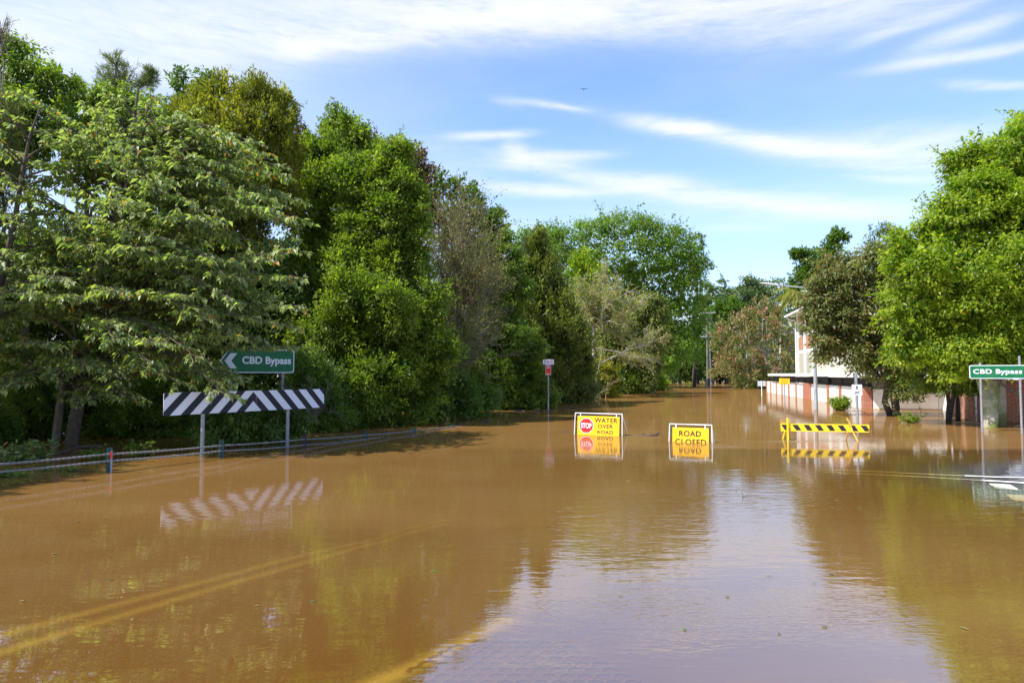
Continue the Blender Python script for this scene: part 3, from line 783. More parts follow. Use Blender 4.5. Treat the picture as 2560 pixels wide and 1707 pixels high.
p = G(1770, 965); s_ = F / p.y
pp = empty('power_pole', (p.x, p.y, 0), -math.atan2(p.x, p.y), 'tall timber power pole with crossarms at the far end of the flooded road', 'power pole')
wood = mat('grey_green_pole_timber', (0.12, 0.12, 0.085), 0.9, 0, 0.3, 3)
ht = CAMZ + (936 - 778) / s_
mb = MB(); mb.tube([(0, 0, -1.3), (0, 0, ht)], [0.23, 0.16], wood, 12); mb.build('pole', pp)
mb = MB(); mb.tube([(0, 0, -1.0), (0, 0, 1.1)], 0.36, black_paint, 12); mb.build('skirt', pp)
for zz, hw in ((ht - 0.25, 1.25), (CAMZ + (936 - 842) / s_, 1.35)):
    mb = MB(); mb.box(-hw, hw, -0.30, -0.18, zz - 0.07, zz + 0.07, mat('grey_crossarm', (0.3, 0.31, 0.32), 0.7))
    ca = mb.build('crossarm', pp)
    for x in (-1.1, -0.55, 0.55, 1.1):
        mb = MB(); mb.tube([(x, -0.24, zz + 0.07), (x, -0.24, zz + 0.3)], [0.05, 0.03], galv, 8); mb.build('insulator', ca)
mb = MB(); zt = CAMZ + (936 - 790) / s_; zm_ = CAMZ + (936 - 822) / s_
mb.tube([(0.22, -0.1, zt), (1.5, -0.1, zm_), (1.5, -0.1, zm_ - 0.9)], 0.03, galv, 6); mb.tube([(0.2, -0.1, zm_ - 0.5), (1.5, -0.1, zm_ + 0.0)], 0.03, galv, 6); mb.build('stay_bracket', pp)
mb = MB(); mb.tube([(0.42, -0.1, -1.3), (0.36, -0.1, CAMZ + (936 - 872) / s_)], 0.09, galv, 8); mb.build('conduit', pp)

# ------------------------------------------------------------------ garage wall, carports, building
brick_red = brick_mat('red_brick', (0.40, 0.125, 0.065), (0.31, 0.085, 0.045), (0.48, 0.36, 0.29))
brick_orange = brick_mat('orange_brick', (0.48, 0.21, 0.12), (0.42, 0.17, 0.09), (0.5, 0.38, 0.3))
panel_white = mat('cream_panel_paint', (0.70, 0.68, 0.64), 0.6, 0, 0.03, 3, col2=(0.60, 0.56, 0.50, 1), c2scale=1.5, c2lo=0.55, c2hi=0.85)
fascia_white = mat('white_fascia_paint', (0.74, 0.74, 0.72), 0.5, 0, 0.03, 3)
silt_line = mat('silt_stained_paint', (0.42, 0.34, 0.26), 0.7, 0, 0.2, 9)
dark_mesh = mat('black_screen_and_shade', (0.010, 0.010, 0.012), 0.7, 0, 0.4, 12)
WA = Vector((17.9, 34.7, 0)); WD = Vector((0.2186, 0.9758, 0)); WN = Vector((0.9758, -0.2186, 0))   # along (away), across (right and nearer)
WROT = math.atan2(WD.y, WD.x)       # local +x runs away along the wall, local +y to the left (the road)
def wt(px):                          # distance along the wall seen at photo column px
    k = (px - 1280) / F
    return (WA.x - k * WA.y) / (k * WD.y - WD.x)
wall = empty('garage_wall', WA, WROT, 'long low cream panelled garage wall with red brick piers rising from the flood', 'wall')
t1, t2, t_end = wt(2066), wt(2015), wt(1914)
piers = [(wt(2158), 0.34), (wt(2099), 0.28), (wt(2068.5), 0.30), (wt(2022), wt(2009) - wt(2022))] + [(wt(px) - 0.1, 0.20) for px in (1988, 1970, 1953, 1939, 1925, 1915)]
zt_w = 1.06
edges = []
for k, (t0, wd) in enumerate(piers):
    mb = MB(); mb.box(max(t0, 0.0), max(t0, 0.0) + wd, -0.38 if k == 0 else -0.22, 0.03 if k != 3 else 0.10, -1.3, zt_w + 0.05 + (0.03 if k == 3 else 0), brick_red); mb.build('brick_pier', wall)
    edges.append((max(t0, 0.0), max(t0, 0.0) + wd))
for k in range(len(edges) - 1):
    a, b = edges[k][1] + 0.003, edges[k + 1][0] - 0.003
    n = 2 if b - a > 2.0 else 1
    off = -0.06 if k != 2 else -0.12
    if k == 2: n = 1
    mb = MB()
    for q in range(n):
        u0 = a + (b - a) * q / n; u1 = a + (b - a) * (q + 1) / n
        mb.box(u0 + 0.012, u1 - 0.012, off - 0.05, off, -1.3, zt_w, panel_white)
    mb.box(a, b, off - 0.052, off - 0.03, -1.3, zt_w - 0.004, silt_line)
    mb.box(a, b, off - 0.09, off + 0.015, zt_w + 0.001, zt_w + 0.03, fascia_white)
    mb.build('panel', wall)
# camera-facing end wall
endw = empty('end_wall', WA, WROT, 'plain white rendered wall in shade facing the viewer, right of the brick corner pier', 'wall')
mb = MB(); Lw = 3.62
mb.box(-0.06, 0.06, -Lw, -0.385, -1.3, 1.0, panel_white)
mb.build('render_panel', endw)
mb = MB(); mb.box(-0.0625, -0.06, -Lw + 0.30, -Lw + 0.315, -1.3, 1.0, dark_mesh); mb.box(-0.064, -0.06, -Lw + 0.02, -0.39, 0.0, 0.035, silt_line); mb.build('joint', endw)
mb = MB(); mb.box(0.3, 0.7, -Lw + 0.2, -Lw + 0.6, -1.3, 1.55, brick_red); mb.build('brick_pier', endw)

# brick boundary wall, lit corner then a long shaded run
def wall_run(name, pts, z1, m, label, th=0.22):
    t = empty(name, (pts[0][0], pts[0][1], 0), 0, label, 'wall')
    o0 = Vector((pts[0][0], pts[0][1]))
    for a, b in zip(pts[:-1], pts[1:]):
        a2, b2 = Vector(a[:2]), Vector(b[:2]); d = b2 - a2; L = d.length
        mb = MB(); mb.box(0, L, 0, th, -1.3, z1 - 0.09, m); mb.box(-0.02, L + 0.02, -0.02, th + 0.02, z1 - 0.088, z1, m)
        o = mb.build('brick_panel', t); o.location = (a2.x - o0.x, a2.y - o0.y, 0); o.rotation_euler = (0, 0, math.atan2(d.y, d.x))
    return t
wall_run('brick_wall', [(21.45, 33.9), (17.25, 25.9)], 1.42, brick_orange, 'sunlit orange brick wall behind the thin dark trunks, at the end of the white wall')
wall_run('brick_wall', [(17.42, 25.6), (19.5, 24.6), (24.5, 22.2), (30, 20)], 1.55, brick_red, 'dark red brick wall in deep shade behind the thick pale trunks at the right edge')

# carports
def carport(tn, tf, zf, zb, label, posts_t, back=True):
    t = empty('carport', WA, WROT, label, 'carport')
    y1 = 0.36                                     # overhang over the wall towards the road
    mb = MB(); mb.box(tn, tf, -6.0, y1, zb + 0.10, zf - 0.03, fascia_white); mb.build('roof', t)
    mb = MB()
    mb.box(tn - 0.02, tf + 0.02, y1, y1 + 0.03, zb, zf, fascia_white); mb.box(tn - 0.05, tn - 0.003, -6.0, y1 - 0.002, zb, zf - 0.003, fascia_white)
    mb.build('fascia', t)
    mb = MB(); mb.box(tn - 0.001, tf, -5.9, -5.8, -1.3, zb + 0.1, mat('block_wall_dark_as_shade', (0.06, 0.055, 0.05), 0.9)); mb.build('back_wall', t)  # near-black wall colour stands for the shade inside the carport
    for q in posts_t:
        mb = MB(); mb.box(q, q + 0.16, -0.42, -0.26, -1.3, zb + 0.098, galv_pole); mb.build('post', t)
    return t
tA0, tA1 = -0.95, 6.1
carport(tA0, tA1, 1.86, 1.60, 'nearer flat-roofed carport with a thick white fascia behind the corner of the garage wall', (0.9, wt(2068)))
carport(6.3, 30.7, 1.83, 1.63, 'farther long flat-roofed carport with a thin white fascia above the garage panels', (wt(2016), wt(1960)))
# screens on top of the wall; the farther black sheet stands for shaded void
def screen(a, b, z0, z1, label, rails=True):
    t = empty('screen_fence', WA, WROT, label, 'fence')
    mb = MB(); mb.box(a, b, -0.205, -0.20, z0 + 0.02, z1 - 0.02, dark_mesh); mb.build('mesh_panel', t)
    n = max(2, int((b - a) / 2.4))
    for k in range(n + 1):
        x = a + (b - a) * k / n; mb = MB(); mb.box(x - 0.025, x + 0.025, -0.199, -0.15, z0, z1, black_paint); mb.build('post', t)
    for zz in (z0 + 0.02, z1 - 0.03):
        mb = MB(); mb.box(a, b, -0.149, -0.12, zz, zz + 0.03, black_paint); mb.build('rail', t)
screen(0.05, t1 - 0.3, 1.12, 1.56, 'black mesh screen above the wall under the nearer carport')
screen(t1 + 0.4, 31.0, 1.12, 1.58, 'long black sheet standing for the dark void above the wall under the farther carport')
# chain-link panel facing the viewer, at the right end
t = empty('chain_link_fence', WA, WROT, 'chain-link panel with black rails above the end wall, right of the path sign', 'fence')
M_ = Matrix.Translation((0.02, 0, 0))
mb = MB()
for zz in (1.06, 1.50): mb.tube([(0.0, -0.3, zz), (0.0, -3.4, zz)], 0.022, black_paint, 8)
for yy in (-0.3, -1.5, -3.3): mb.tube([(0.0, yy, 0.95), (0.0, yy, 1.52)], 0.025, black_paint, 8)
mb.build('frame', t)
mb = MB()
for k in range(-6, 42):
    for sg in (1, -1):
        a = Vector((0.0, -0.3 - k * 0.085, 1.06)); b = a + Vector((0, -sg * 0.44, 0.44))
        lo, hi = -3.3, -0.3
        if sg == -1: pass
        if min(a.y, b.y) < lo or max(a.y, b.y) > hi: continue
        mb.tube([a, b], 0.004, black_paint, 4, cap=False)
mb.build('wire_mesh', t)
mb = MB(); mb.box(0.9, 1.0, -4.2, -0.6, -1.3, 1.5, panel_white); pb = mb.build('pale_wall', None)
pb.location = WA; pb.rotation_euler = (0, 0, WROT); tag(pb, 'pale wall seen through the chain-link panel', 'wall')

# two-storey building: long side parallel with the garage wall, set back to the right
BW = Vector((29.35, 70.0, 0))       # far corner of the road-facing wall
b_ = empty('apartment_building', BW, WROT, 'two-storey white building with brick bands and a broad white eave, half hidden by trees', 'building')
Lb = 40.0; zE = 7.75
siding = bpy.data.materials.new('beige_siding'); siding.use_nodes = True
q = NT(siding.node_tree); p_ = siding.node_tree.nodes['Principled BSDF']; tt = q.new('ShaderNodeTexCoord'); xx, yy, zz = q.sep(tt.outputs['Object'])
fr_ = q.m('FRACT', q.m('MULTIPLY', zz, 6.5)); q.l.new(q.mix(q.smooth(fr_, 0.80, 0.98), (0.50, 0.47, 0.38), (0.30, 0.28, 0.22)), p_.inputs['Base Color']); p_.inputs['Roughness'].default_value = 0.7
bpn = q.new('ShaderNodeBump'); bpn.inputs['Distance'].default_value = 0.02; q.l.new(fr_, bpn.inputs['Height']); q.l.new(bpn.outputs[0], p_.inputs['Normal'])
render_w = mat('white_render', (0.72, 0.72, 0.72), 0.7, 0, 0.04, 2)
mb = MB(); mb.box(-Lb, 0, -9.0, 0.0, -1.3, zE, render_w); mb.build('wall', b_)
# facade bays (x negative = towards the viewer)
x = -0.55; k = 0
glassm = mat('dark_window_glass', (0.03, 0.04, 0.05), 0.08, 0, 0.2, 2, spec=0.8)
while x > -30:
    wbay = (3.1, 4.4, 4.4)[k % 3]
    mb = MB(); mb.box(x - wbay, x, 0.002, 0.04, 1.2, 3.9, siding); mb.build('siding_panel', b_)
    mb = MB(); mb.box(x - wbay, x, 0.002, 0.045, 4.25, 5.45, brick_orange); mb.build('brick_band', b_)
    mb = MB(); mb.box(x - wbay, x, 0.002, 0.045, 7.0, zE - 0.1, brick_orange); mb.build('brick_band', b_)
    mb = MB(); mb.box(x - wbay + 0.2, x - 0.2, 0.002, 0.06, 5.55, 6.9, fascia_white); wf = mb.build('window', b_)
    mb = MB(); mb.box(x - wbay + 0.3, x - wbay / 2 - 0.04, 0.061, 0.07, 5.65, 6.8, glassm); mb.box(x - wbay / 2 + 0.04, x - 0.3, 0.061, 0.07, 5.65, 6.8, glassm); mb.build('pane', wf)
    mb = MB(); mb.box(x - wbay - 0.5, x - wbay - 0.003, 0.002, 0.16, -1.3, zE - 0.003, fascia_white); mb.build('pilaster', b_)
    x -= wbay + 0.503; k += 1
mb = MB(); mb.box(-0.5, 0.0, 0.002, 0.14, -1.3, zE - 0.003, fascia_white); mb.build('pilaster', b_)
mb = MB()
zo = zE
mb.add([(-Lb, 1.0, zo), (1.0, 1.0, zo), (1.0, -9.5, zo), (-Lb, -9.5, zo), (-Lb, 1.0, zo + 0.05), (1.0, 1.0, zo + 0.05), (1.0, -4.2, zo + 1.5), (-Lb, -4.2, zo + 1.5), (1.0, -9.5, zo + 0.05), (-Lb, -9.5, zo + 0.05)],
       [(0, 1, 2, 3), (0, 4, 5, 1), (4, 7, 6, 5), (7, 9, 8, 6), (1, 5, 6, 8, 2), (0, 3, 9, 7, 4)], fascia_white)
mb.build('roof', b_)
mb = MB(); mb.box(-Lb, 1.02, 1.002, 1.14, zo - 0.07, zo + 0.10, fascia_white); mb.build('gutter', b_)
mb = MB(); mb.tube([(0.1, 1.05, zo - 0.08), (-0.05, 0.8, zo - 0.42), (-0.12, 0.35, zo - 0.46), (-0.14, 0.24, zo - 0.6), (-0.14, 0.24, 0.5)], 0.06, fascia_white, 8); mb.build('downpipe', b_)
mb = MB(); mb.tube([(-8.1, 1.05, zo - 0.08), (-8.2, 0.8, zo - 0.40), (-8.3, 0.35, zo - 0.44), (-8.3, 0.24, zo - 0.6), (-8.3, 0.24, 0.5)], 0.06, fascia_white, 8); mb.build('downpipe', b_)

# ------------------------------------------------------------------ vegetation
rng = np.random.default_rng(7)
def unit(a): return a / np.maximum(np.linalg.norm(a, axis=-1, keepdims=True), 1e-9)

def leaf_arrays(P, D, N, ln, wd, fold=0.12, lpos=0.45, droop=0.0):
    """two triangles per leaf, folded along the midrib"""
    D = unit(D); N = unit(N - (N * D).sum(-1, keepdims=True) * D); S = np.cross(D, N)
    ln = ln[:, None]; wd = wd[:, None]
    tip = P + D * ln - N * ln * droop
    a = P + D * ln * lpos + S * wd / 2 + N * wd * fold; b = P + D * ln * lpos - S * wd / 2 + N * wd * fold
    return np.stack([P, a, tip, b], 1)          # n,4,3

def leaf_mesh(name, V, tone, odd, m, parent, origin):
    n = V.shape[0]; me = bpy.data.meshes.new(name)
    V = (V - np.array(origin)).reshape(-1, 3)
    me.vertices.add(n * 4); me.vertices.foreach_set('co', V.astype(np.float32).ravel())
    base = (np.arange(n) * 4)[:, None]
    tri = np.concatenate([base + np.array([[0, 1, 2]]), base + np.array([[0, 2, 3]])], 1).reshape(-1)
    me.loops.add(n * 6); me.loops.foreach_set('vertex_index', tri.astype(np.int32))
    me.polygons.add(n * 2); me.polygons.foreach_set('loop_start', (np.arange(n * 2) * 3).astype(np.int32))
    me.materials.append(m)
    for nm, arr in (('tone', tone), ('odd', odd)):
        a = me.attributes.new(nm, 'FLOAT', 'FACE'); a.data.foreach_set('value', np.repeat(arr, 2).astype(np.float32))
    me.update(); me.validate()
    o = bpy.data.objects.new(name, me); C.objects.link(o)
    if parent: o.parent = parent
    return o

def lobe(px, py, rx, ry, Y, dep=0.85):
    c = W(px, py, Y); s = Y / F
    return (np.array(c), np.array([rx * s, (rx + ry) * 0.5 * s * dep, ry * s]))

def crown(lobes, ll, lw, lai=2.0, spacing=0.5, rc=0.34, style='bush', gaps=0.0, inner=0.5, seed=0, back=0.55, shoots=0.5):
    r = np.random.default_rng(seed)
    PP, DD_, NN, TT, LL = [], [], [], [], []
    clumps = []
    for li, (c, rad) in enumerate(lobes):
        area = 4 * math.pi * ((rad[0] * rad[1]) ** 1.6 / 3 + (rad[0] * rad[2]) ** 1.6 / 3 + (rad[1] * rad[2]) ** 1.6 / 3) ** (1 / 1.6)
        n = max(6, int(area / spacing ** 2))
        d = unit(r.normal(size=(n, 3)))
        f1 = np.sin(d @ np.array([3.1, 2.3, 4.0]) * 1.7 + li * 1.3) * np.sin(d @ np.array([-2.7, 3.9, 2.1]) * 1.9 + li)
        k = 0.86 + 0.13 * f1 + 0.16 * (r.random(n) - 0.4)
        p = c + d * rad * k[:, None]
        keep = np.ones(n, bool)
        for lj, (c2, r2) in enumerate(lobes):
            if lj != li: keep &= (((p - c2) / r2) ** 2).sum(1) > 0.62
        keep &= p[:, 2] > -0.05
        keep &= (d[:, 1] < 0.25) | (r.random(n) < back)
        if gaps: keep &= (r.random(n) > gaps * (0.5 + f1))
        p, d = p[keep], d[keep]
        clumps.append((p, unit(d / rad)))
    cp = np.concatenate([a for a, _ in clumps]); cd = np.concatenate([b for _, b in clumps])
    m = max(3, int(lai * 2 * spacing ** 2 / (ll * lw)))
    nc = len(cp)
    ct = r.random(nc); csz = rc * (0.65 + 0.7 * r.random(nc))
    idx = np.repeat(np.arange(nc), m)
    off = r.normal(size=(len(idx), 3)); off = unit(off) * (r.random((len(idx), 1)) ** 0.45)
    cdi = cd[idx]; up = np.array([0, 0, 1.0])
    if style == 'bush': fl = np.array([1, 1, 0.8])
    elif style == 'layer': fl = np.array([1.25, 1.25, 0.38])
    elif style == 'spray': fl = np.array([0.8, 0.8, 1.25])
    elif style == 'droop': fl = np.array([0.75, 0.75, 1.2])
    elif style == 'umbrella': fl = np.array([1.05, 1.05, 0.62])
    else: fl = np.array([1, 1, 1])
    P = cp[idx] + off * fl * csz[idx][:, None] + cdi * csz[idx][:, None] * 0.15
    if style == 'umbrella': D = off * np.array([1.1, 1.1, 0.4]) + cdi * np.array([0.35, 0.35, 0.1]) + r.normal(size=P.shape) * 0.3 - up * (0.25 + 0.6 * r.random((len(idx), 1)))
    elif style == 'droop': D = off * 0.5 + cdi * 0.4 + r.normal(size=P.shape) * 0.35 - up * 0.8
    elif style == 'spray': D = off * 0.4 + cdi * 0.5 + r.normal(size=P.shape) * 0.4 + up * 0.6
    else: D = off * 0.7 + cdi * 0.6 + r.normal(size=P.shape) * 0.45 - up * 0.12
    if style == 'umbrella': P = P - up * (csz[idx][:, None] * 0.55 * (off[:, :2] ** 2).sum(1, keepdims=True))
    N = up * 0.9 + off * 0.7 + cdi * 0.5 + r.normal(size=P.shape) * 0.45
    T = ct[idx] * 0.45 + r.random(len(idx)) * 0.55
    L_ = ll * (0.7 + 0.6 * r.random(len(idx)))
    P_, D_, N_, T_, LL_ = [P], [D], [N], [T], [L_]
    ns = int(nc * shoots)
    if ns:
        si = r.integers(0, nc, ns); kk = 16; sdv = unit(cd[si] * 0.9 + up * (0.25 if style in ('droop', 'umbrella') else 0.6) + r.normal(size=(ns, 3)) * 0.4)
        ln_ = rc * (0.9 + 1.3 * r.random(ns)); u_ = (np.arange(kk) + r.random((ns, kk))) / kk
        sp = cp[si][:, None, :] + cd[si][:, None, :] * rc * 0.5 + sdv[:, None, :] * (u_ * ln_[:, None])[..., None] - up * ((u_ ** 2) * ln_[:, None] * 0.25)[..., None] + r.normal(size=(ns, kk, 3)) * ll * 0.25
        sD = sdv[:, None, :] * 0.7 + r.normal(size=(ns, kk, 3)) * 0.8 - up * 0.2
        P_.append(sp.reshape(-1, 3)); D_.append(sD.reshape(-1, 3)); N_.append(r.normal(size=(ns * kk, 3)) * 0.6 + up); T_.append(np.repeat(0.25 + 0.75 * r.random(ns), kk)); LL_.append(ll * (0.7 + 0.5 * r.random(ns * kk)))
    if inner:
        for (c, rad) in lobes:
            vol = rad.prod() ** (1 / 3); n = int(inner * 4 * math.pi * vol ** 2 * 2.0 / (ll * lw * 4))
            d = unit(r.normal(size=(n, 3))); p = c + d * rad * (0.35 + 0.42 * r.random((n, 1)))
            p = p[p[:, 2] > -0.05]; n = len(p)
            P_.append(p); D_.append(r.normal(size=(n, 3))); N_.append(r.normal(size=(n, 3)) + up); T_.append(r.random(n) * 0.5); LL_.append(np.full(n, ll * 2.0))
    P = np.concatenate(P_); D = np.concatenate(D_); N = np.concatenate(N_); T = np.concatenate(T_); L_ = np.concatenate(LL_)
    ok = P[:, 2] > -0.04
    P, D, N, T, L_ = P[ok], D[ok], N[ok], T[ok], L_[ok]
    V = leaf_arrays(P, D, N, L_, L_ * (lw / ll) * (0.8 + 0.4 * r.random(len(L_))))
    return V, T, r.random(len(T)), (cp, cd)

def wob(a, b, n, amp, r, sag=0.0):
    a, b = Vector(a), Vector(b); L = (b - a).length; out = []
    o = Vector((0, 0, 0))
    for i in range(n + 1):
        t = i / n
        if 0 < i < n: o = o * 0.6 + Vector((r.normal(), r.normal(), r.normal() * 0.5)) * amp * L * 0.5
        e = math.sin(math.pi * t)
        out.append(a.lerp(b, t) + o * e + Vector((0, 0, sag * L * e)))
    return out

LEAVES = 0
def bumpy(lobes, n=7, f=0.42, seed=0):
    """boughs: smaller lobes pushed out of each big one, mostly on the upper half"""
    r = np.random.default_rng(seed + 500); out = []
    for c, rad in lobes:
        out.append((c, rad * (0.86 if n < 8 else 0.70)))
        for k in range(n):
            d = unit(r.normal(size=3) + np.array([0, -0.25, 0.35])); q = f * (0.7 + 0.6 * r.random())
            out.append((c + d * rad * (0.72 + 0.18 * r.random()), rad * q * np.array([1, 1, 0.85])))
    return out
def tree(name, label, base, lobes, lm, bark, ll, lw, r0=0.16, lai=2.0, spacing=0.5, rc=0.34, style='bush', gaps=0.0, inner=0.5, seed=0,
         bump=0, limbs=None, twigs=6, extra_trunks=None, cat='tree', group=None, trunk_to=None, back=0.55, crown_name='crown', flowers=None):
    global LEAVES
    root = empty(name, (base[0], base[1], 0), 0, label, cat, group)
    big_lobes = lobes
    if bump: lobes = bumpy(lobes, bump, seed=seed)
    V, T, Od, (cp, cd) = crown(lobes, ll, lw, lai, spacing, rc, style, gaps, inner, seed, back, 0.5 if base[1] < 55 else 0.15)
    LEAVES += len(T)
    leaf_mesh(crown_name, V, T, Od, lm, root, (base[0], base[1], 0))
    r = np.random.default_rng(seed + 1000); lobes = big_lobes
    b0 = Vector((base[0], base[1], -1.3)); org = Vector((base[0], base[1], 0))
    mb = MB()
    cs = sorted(lobes, key=lambda q: q[0][2])
    top = Vector(trunk_to if trunk_to is not None else cs[-1][0])
    tr = [b0] + wob(Vector((base[0], base[1], 0)), top, 7, 0.035, r)
    rad = [r0 * 1.15] + [r0 * (1 - 0.82 * i / 7) for i in range(8)]
    mb.tube([p - org for p in tr], rad, bark, 9)
    for et in (extra_trunks or []):
        q = [Vector((et[0][0], et[0][1], -1.3))] + [Vector(e) for e in et]
        mb.tube([p - org for p in q], [et_r for et_r in [r0 * 0.9] + [r0 * 0.85 * (1 - 0.6 * i / len(et)) for i in range(len(et))]], bark, 8)
    for (c, rd) in lobes:
        c = Vector(c)
        if c.z < 0.6: continue
        # leave the trunk lower than the lobe centre
        k = min(range(2, len(tr)), key=lambda i: abs(tr[i].z - max(0.3, c.z - 0.55 * (c - tr[i]).length)))
        st = tr[k]
        w_ = wob(st, c, 5, 0.06, r, 0.05)
        rb = max(0.02, rad[k] * 0.55)
        mb.tube([p - org for p in w_], [rb * (1 - 0.6 * i / 5) for i in range(6)], bark, 6)
        dd = ((cp - np.array(c)) / rd); near_ = np.where((dd ** 2).sum(1) < 1.3)[0]
        if len(near_):
            for j in r.choice(near_, min(twigs, len(near_)), replace=False):
                w2 = wob(w_[-2], Vector(cp[j]), 4, 0.06, r, 0.06)
                mb.tube([p - org for p in w2], [rb * 0.4 * (1 - 0.75 * i / 4) for i in range(5)], bark, 5)
    mb.build('trunk', root)
    if flowers:
        fm, frac, fl, fw, ftest = flowers
        sel = [i for i in range(len(cp)) if r.random() < frac and ftest(cp[i])]
        if sel:
            sel = np.array(sel); m_ = 26; idx = np.repeat(sel, m_)
            P = cp[idx] + cd[idx] * 0.35 * rc + r.normal(size=(len(idx), 3)) * rc * 0.42
            D = r.normal(size=P.shape) + cd[idx]; N = r.normal(size=P.shape) + np.array([0, 0, 1.0])
            Vf = leaf_arrays(P, D, N, np.full(len(idx), fl), np.full(len(idx), fw))
            leaf_mesh('blossom', Vf, r.random(len(idx)), r.random(len(idx)), fm, root, (base[0], base[1], 0))
    return root

# leaf materials --------------------------------------------------
LM = dict(
    bright=leaf_mat('bright_green_leaves', (0.062, 0.114, 0.016), (0.31, 0.38, 0.044), None, 0, 0.45, 0.4),
    lime=leaf_mat('lime_green_leaves', (0.090, 0.165, 0.010), (0.36, 0.43, 0.040), (0.46, 0.42, 0.05), 0.04, 0.42, 0.42),
    yellow=leaf_mat('yellow_green_leaves', (0.10, 0.125, 0.016), (0.34, 0.31, 0.045), None, 0, 0.45, 0.35),
    mid=leaf_mat('mid_green_leaves', (0.062, 0.110, 0.018), (0.24, 0.32, 0.055), None, 0, 0.45, 0.38),
    rain=leaf_mat('rain_tree_leaves', (0.055, 0.110, 0.016), (0.150, 0.230, 0.035), None, 0, 0.5, 0.38),
    dome=leaf_mat('dome_tree_leaves', (0.080, 0.150, 0.016), (0.21, 0.30, 0.035), None, 0, 0.5, 0.4),
    deep=leaf_mat('deep_green_leaves', (0.050, 0.098, 0.018), (0.18, 0.26, 0.048), None, 0, 0.42, 0.3),
    dark=leaf_mat('dark_green_leaves', (0.045, 0.085, 0.018), (0.165, 0.235, 0.050), None, 0, 0.45, 0.28),
    olive=leaf_mat('olive_leaves', (0.065, 0.090, 0.018), (0.24, 0.27, 0.050), None, 0, 0.5, 0.3),
    tan=leaf_mat('tan_yellow_leaves', (0.16, 0.19, 0.040), (0.38, 0.38, 0.11), (0.34, 0.18, 0.08), 0.10, 0.55, 0.3),
    brown=leaf_mat('brown_tinged_leaves', (0.055, 0.050, 0.025), (0.15, 0.115, 0.055), (0.22, 0.08, 0.04), 0.2, 0.5, 0.25),
    greybrown=leaf_mat('grey_brown_leaves', (0.12, 0.11, 0.045), (0.24, 0.20, 0.09), (0.14, 0.19, 0.03), 0.35, 0.6, 0.25),
    gum=leaf_mat('grey_green_leaves', (0.06, 0.10, 0.04), (0.17, 0.22, 0.085), None, 0, 0.5, 0.3),
    needle=leaf_mat('grey_green_needles', (0.07, 0.10, 0.035), (0.18, 0.21, 0.075), None, 0, 0.55, 0.3),
    glossy=leaf_mat('glossy_leathery_leaves', (0.085, 0.105, 0.030), (0.29, 0.31, 0.11), (0.26, 0.12, 0.05), 0.08, 0.42, 0.3, 0.5),
    myrtle=leaf_mat('reddish_green_leaves', (0.115, 0.135, 0.040), (0.29, 0.28, 0.11), (0.50, 0.24, 0.19), 0.16, 0.5, 0.3),
    big=leaf_mat('broad_drooping_leaves', (0.100, 0.150, 0.042), (0.38, 0.43, 0.18), (0.42, 0.20, 0.03), 0.025, 0.48, 0.34, 0.5),
    pink=leaf_mat('pink_blossom', (0.60, 0.13, 0.18), (0.80, 0.28, 0.34), None, 0, 0.6, 0.3),
    cream=leaf_mat('cream_blossom', (0.34, 0.35, 0.20), (0.52, 0.52, 0.33), None, 0, 0.6, 0.3),
    far=leaf_mat('far_light_gap_leaves', (0.20, 0.28, 0.04), (0.36, 0.42, 0.08), None, 0, 0.6, 0.3),  # pale colour imitates sunlight in the gaps under the far trees
)
def B(px, py):
    p = G(px, py); return (p.x, p.y)
def L_(lst, Y, dep=0.85): return [lobe(a, b, c, d, Y + (e[0] if e else 0), dep) for a, b, c, d, *e in lst]
def Wb(px, Y): k = W(px, 936, Y); return (k.x, Y)

# --- right-hand side trees
tree('street_tree', 'huge bright green dome-crowned tree with thick pale trunks filling the right edge', B(2474, 1068),
     L_([(2570, 430, 150, 140, 1), (2500, 560, 150, 120, -.5), (2420, 520, 90, 90), (2365, 640, 120, 90), (2440, 700, 150, 120, -1), (2300, 740, 100, 90), (2650, 640, 180, 190, 0), (2620, 480, 150, 130, 1.5),
          (2270, 830, 70, 70), (2400, 400, 45, 40, 1), (2470, 420, 70, 70, 1), (2245, 620, 30, 30), (2540, 800, 150, 110, 1.5), (2350, 820, 100, 70, 1), (2560, 330, 60, 50, 1.5)], 23.6),
     LM['lime'], bark_green, 0.14, 0.07, r0=0.23, lai=1.6, spacing=0.50, rc=0.40, gaps=0.22, style='umbrella', inner=0.6, seed=11, bump=5, twigs=5,
     extra_trunks=[[(*B(2500, 1062), 0), W(2500, 930, 23.2), W(2520, 780, 23.5), W(2580, 600, 24)], [(*B(2474, 1066), 0.2), W(2468, 1000, 22.9), W(2446, 930, 23.8), W(2400, 800, 25.2)]])
tree('street_tree', 'nearer bright leafy tree with a slim leaning brown stem above the right green direction sign', Wb(2600, 22.9),
     L_([(2500, 800, 120, 75), (2420, 870, 90, 60), (2580, 760, 110, 85), (2480, 900, 90, 40), (2370, 900, 45, 40), (2660, 820, 110, 110)], 22.9),
     LM['lime'], bark_brown, 0.13, 0.065, r0=0.12, lai=1.8, spacing=0.44, rc=0.37, style='umbrella', inner=0.5, seed=12, bump=5, twigs=5)
tree('small_tree', 'small dark green tree on two thin black trunks before the sunlit orange brick wall', B(2371, 1053),
     L_([(2380, 945, 70, 32), (2320, 930, 60, 40), (2430, 930, 60, 45), (2360, 895, 90, 40), (2280, 900, 50, 40)], 25.3),
     LM['mid'], bark_dark, 0.13, 0.075, r0=0.10, lai=1.6, spacing=0.45, rc=0.3, style='umbrella', inner=0.3, seed=13, twigs=5,
     extra_trunks=[[(*B(2395, 1050), 0), W(2394, 1000, 25.9), W(2385, 950, 25.7)], [(*B(2374, 1053), 0.1), W(2382, 1000, 25.4), W(2388, 955, 25.6)]])
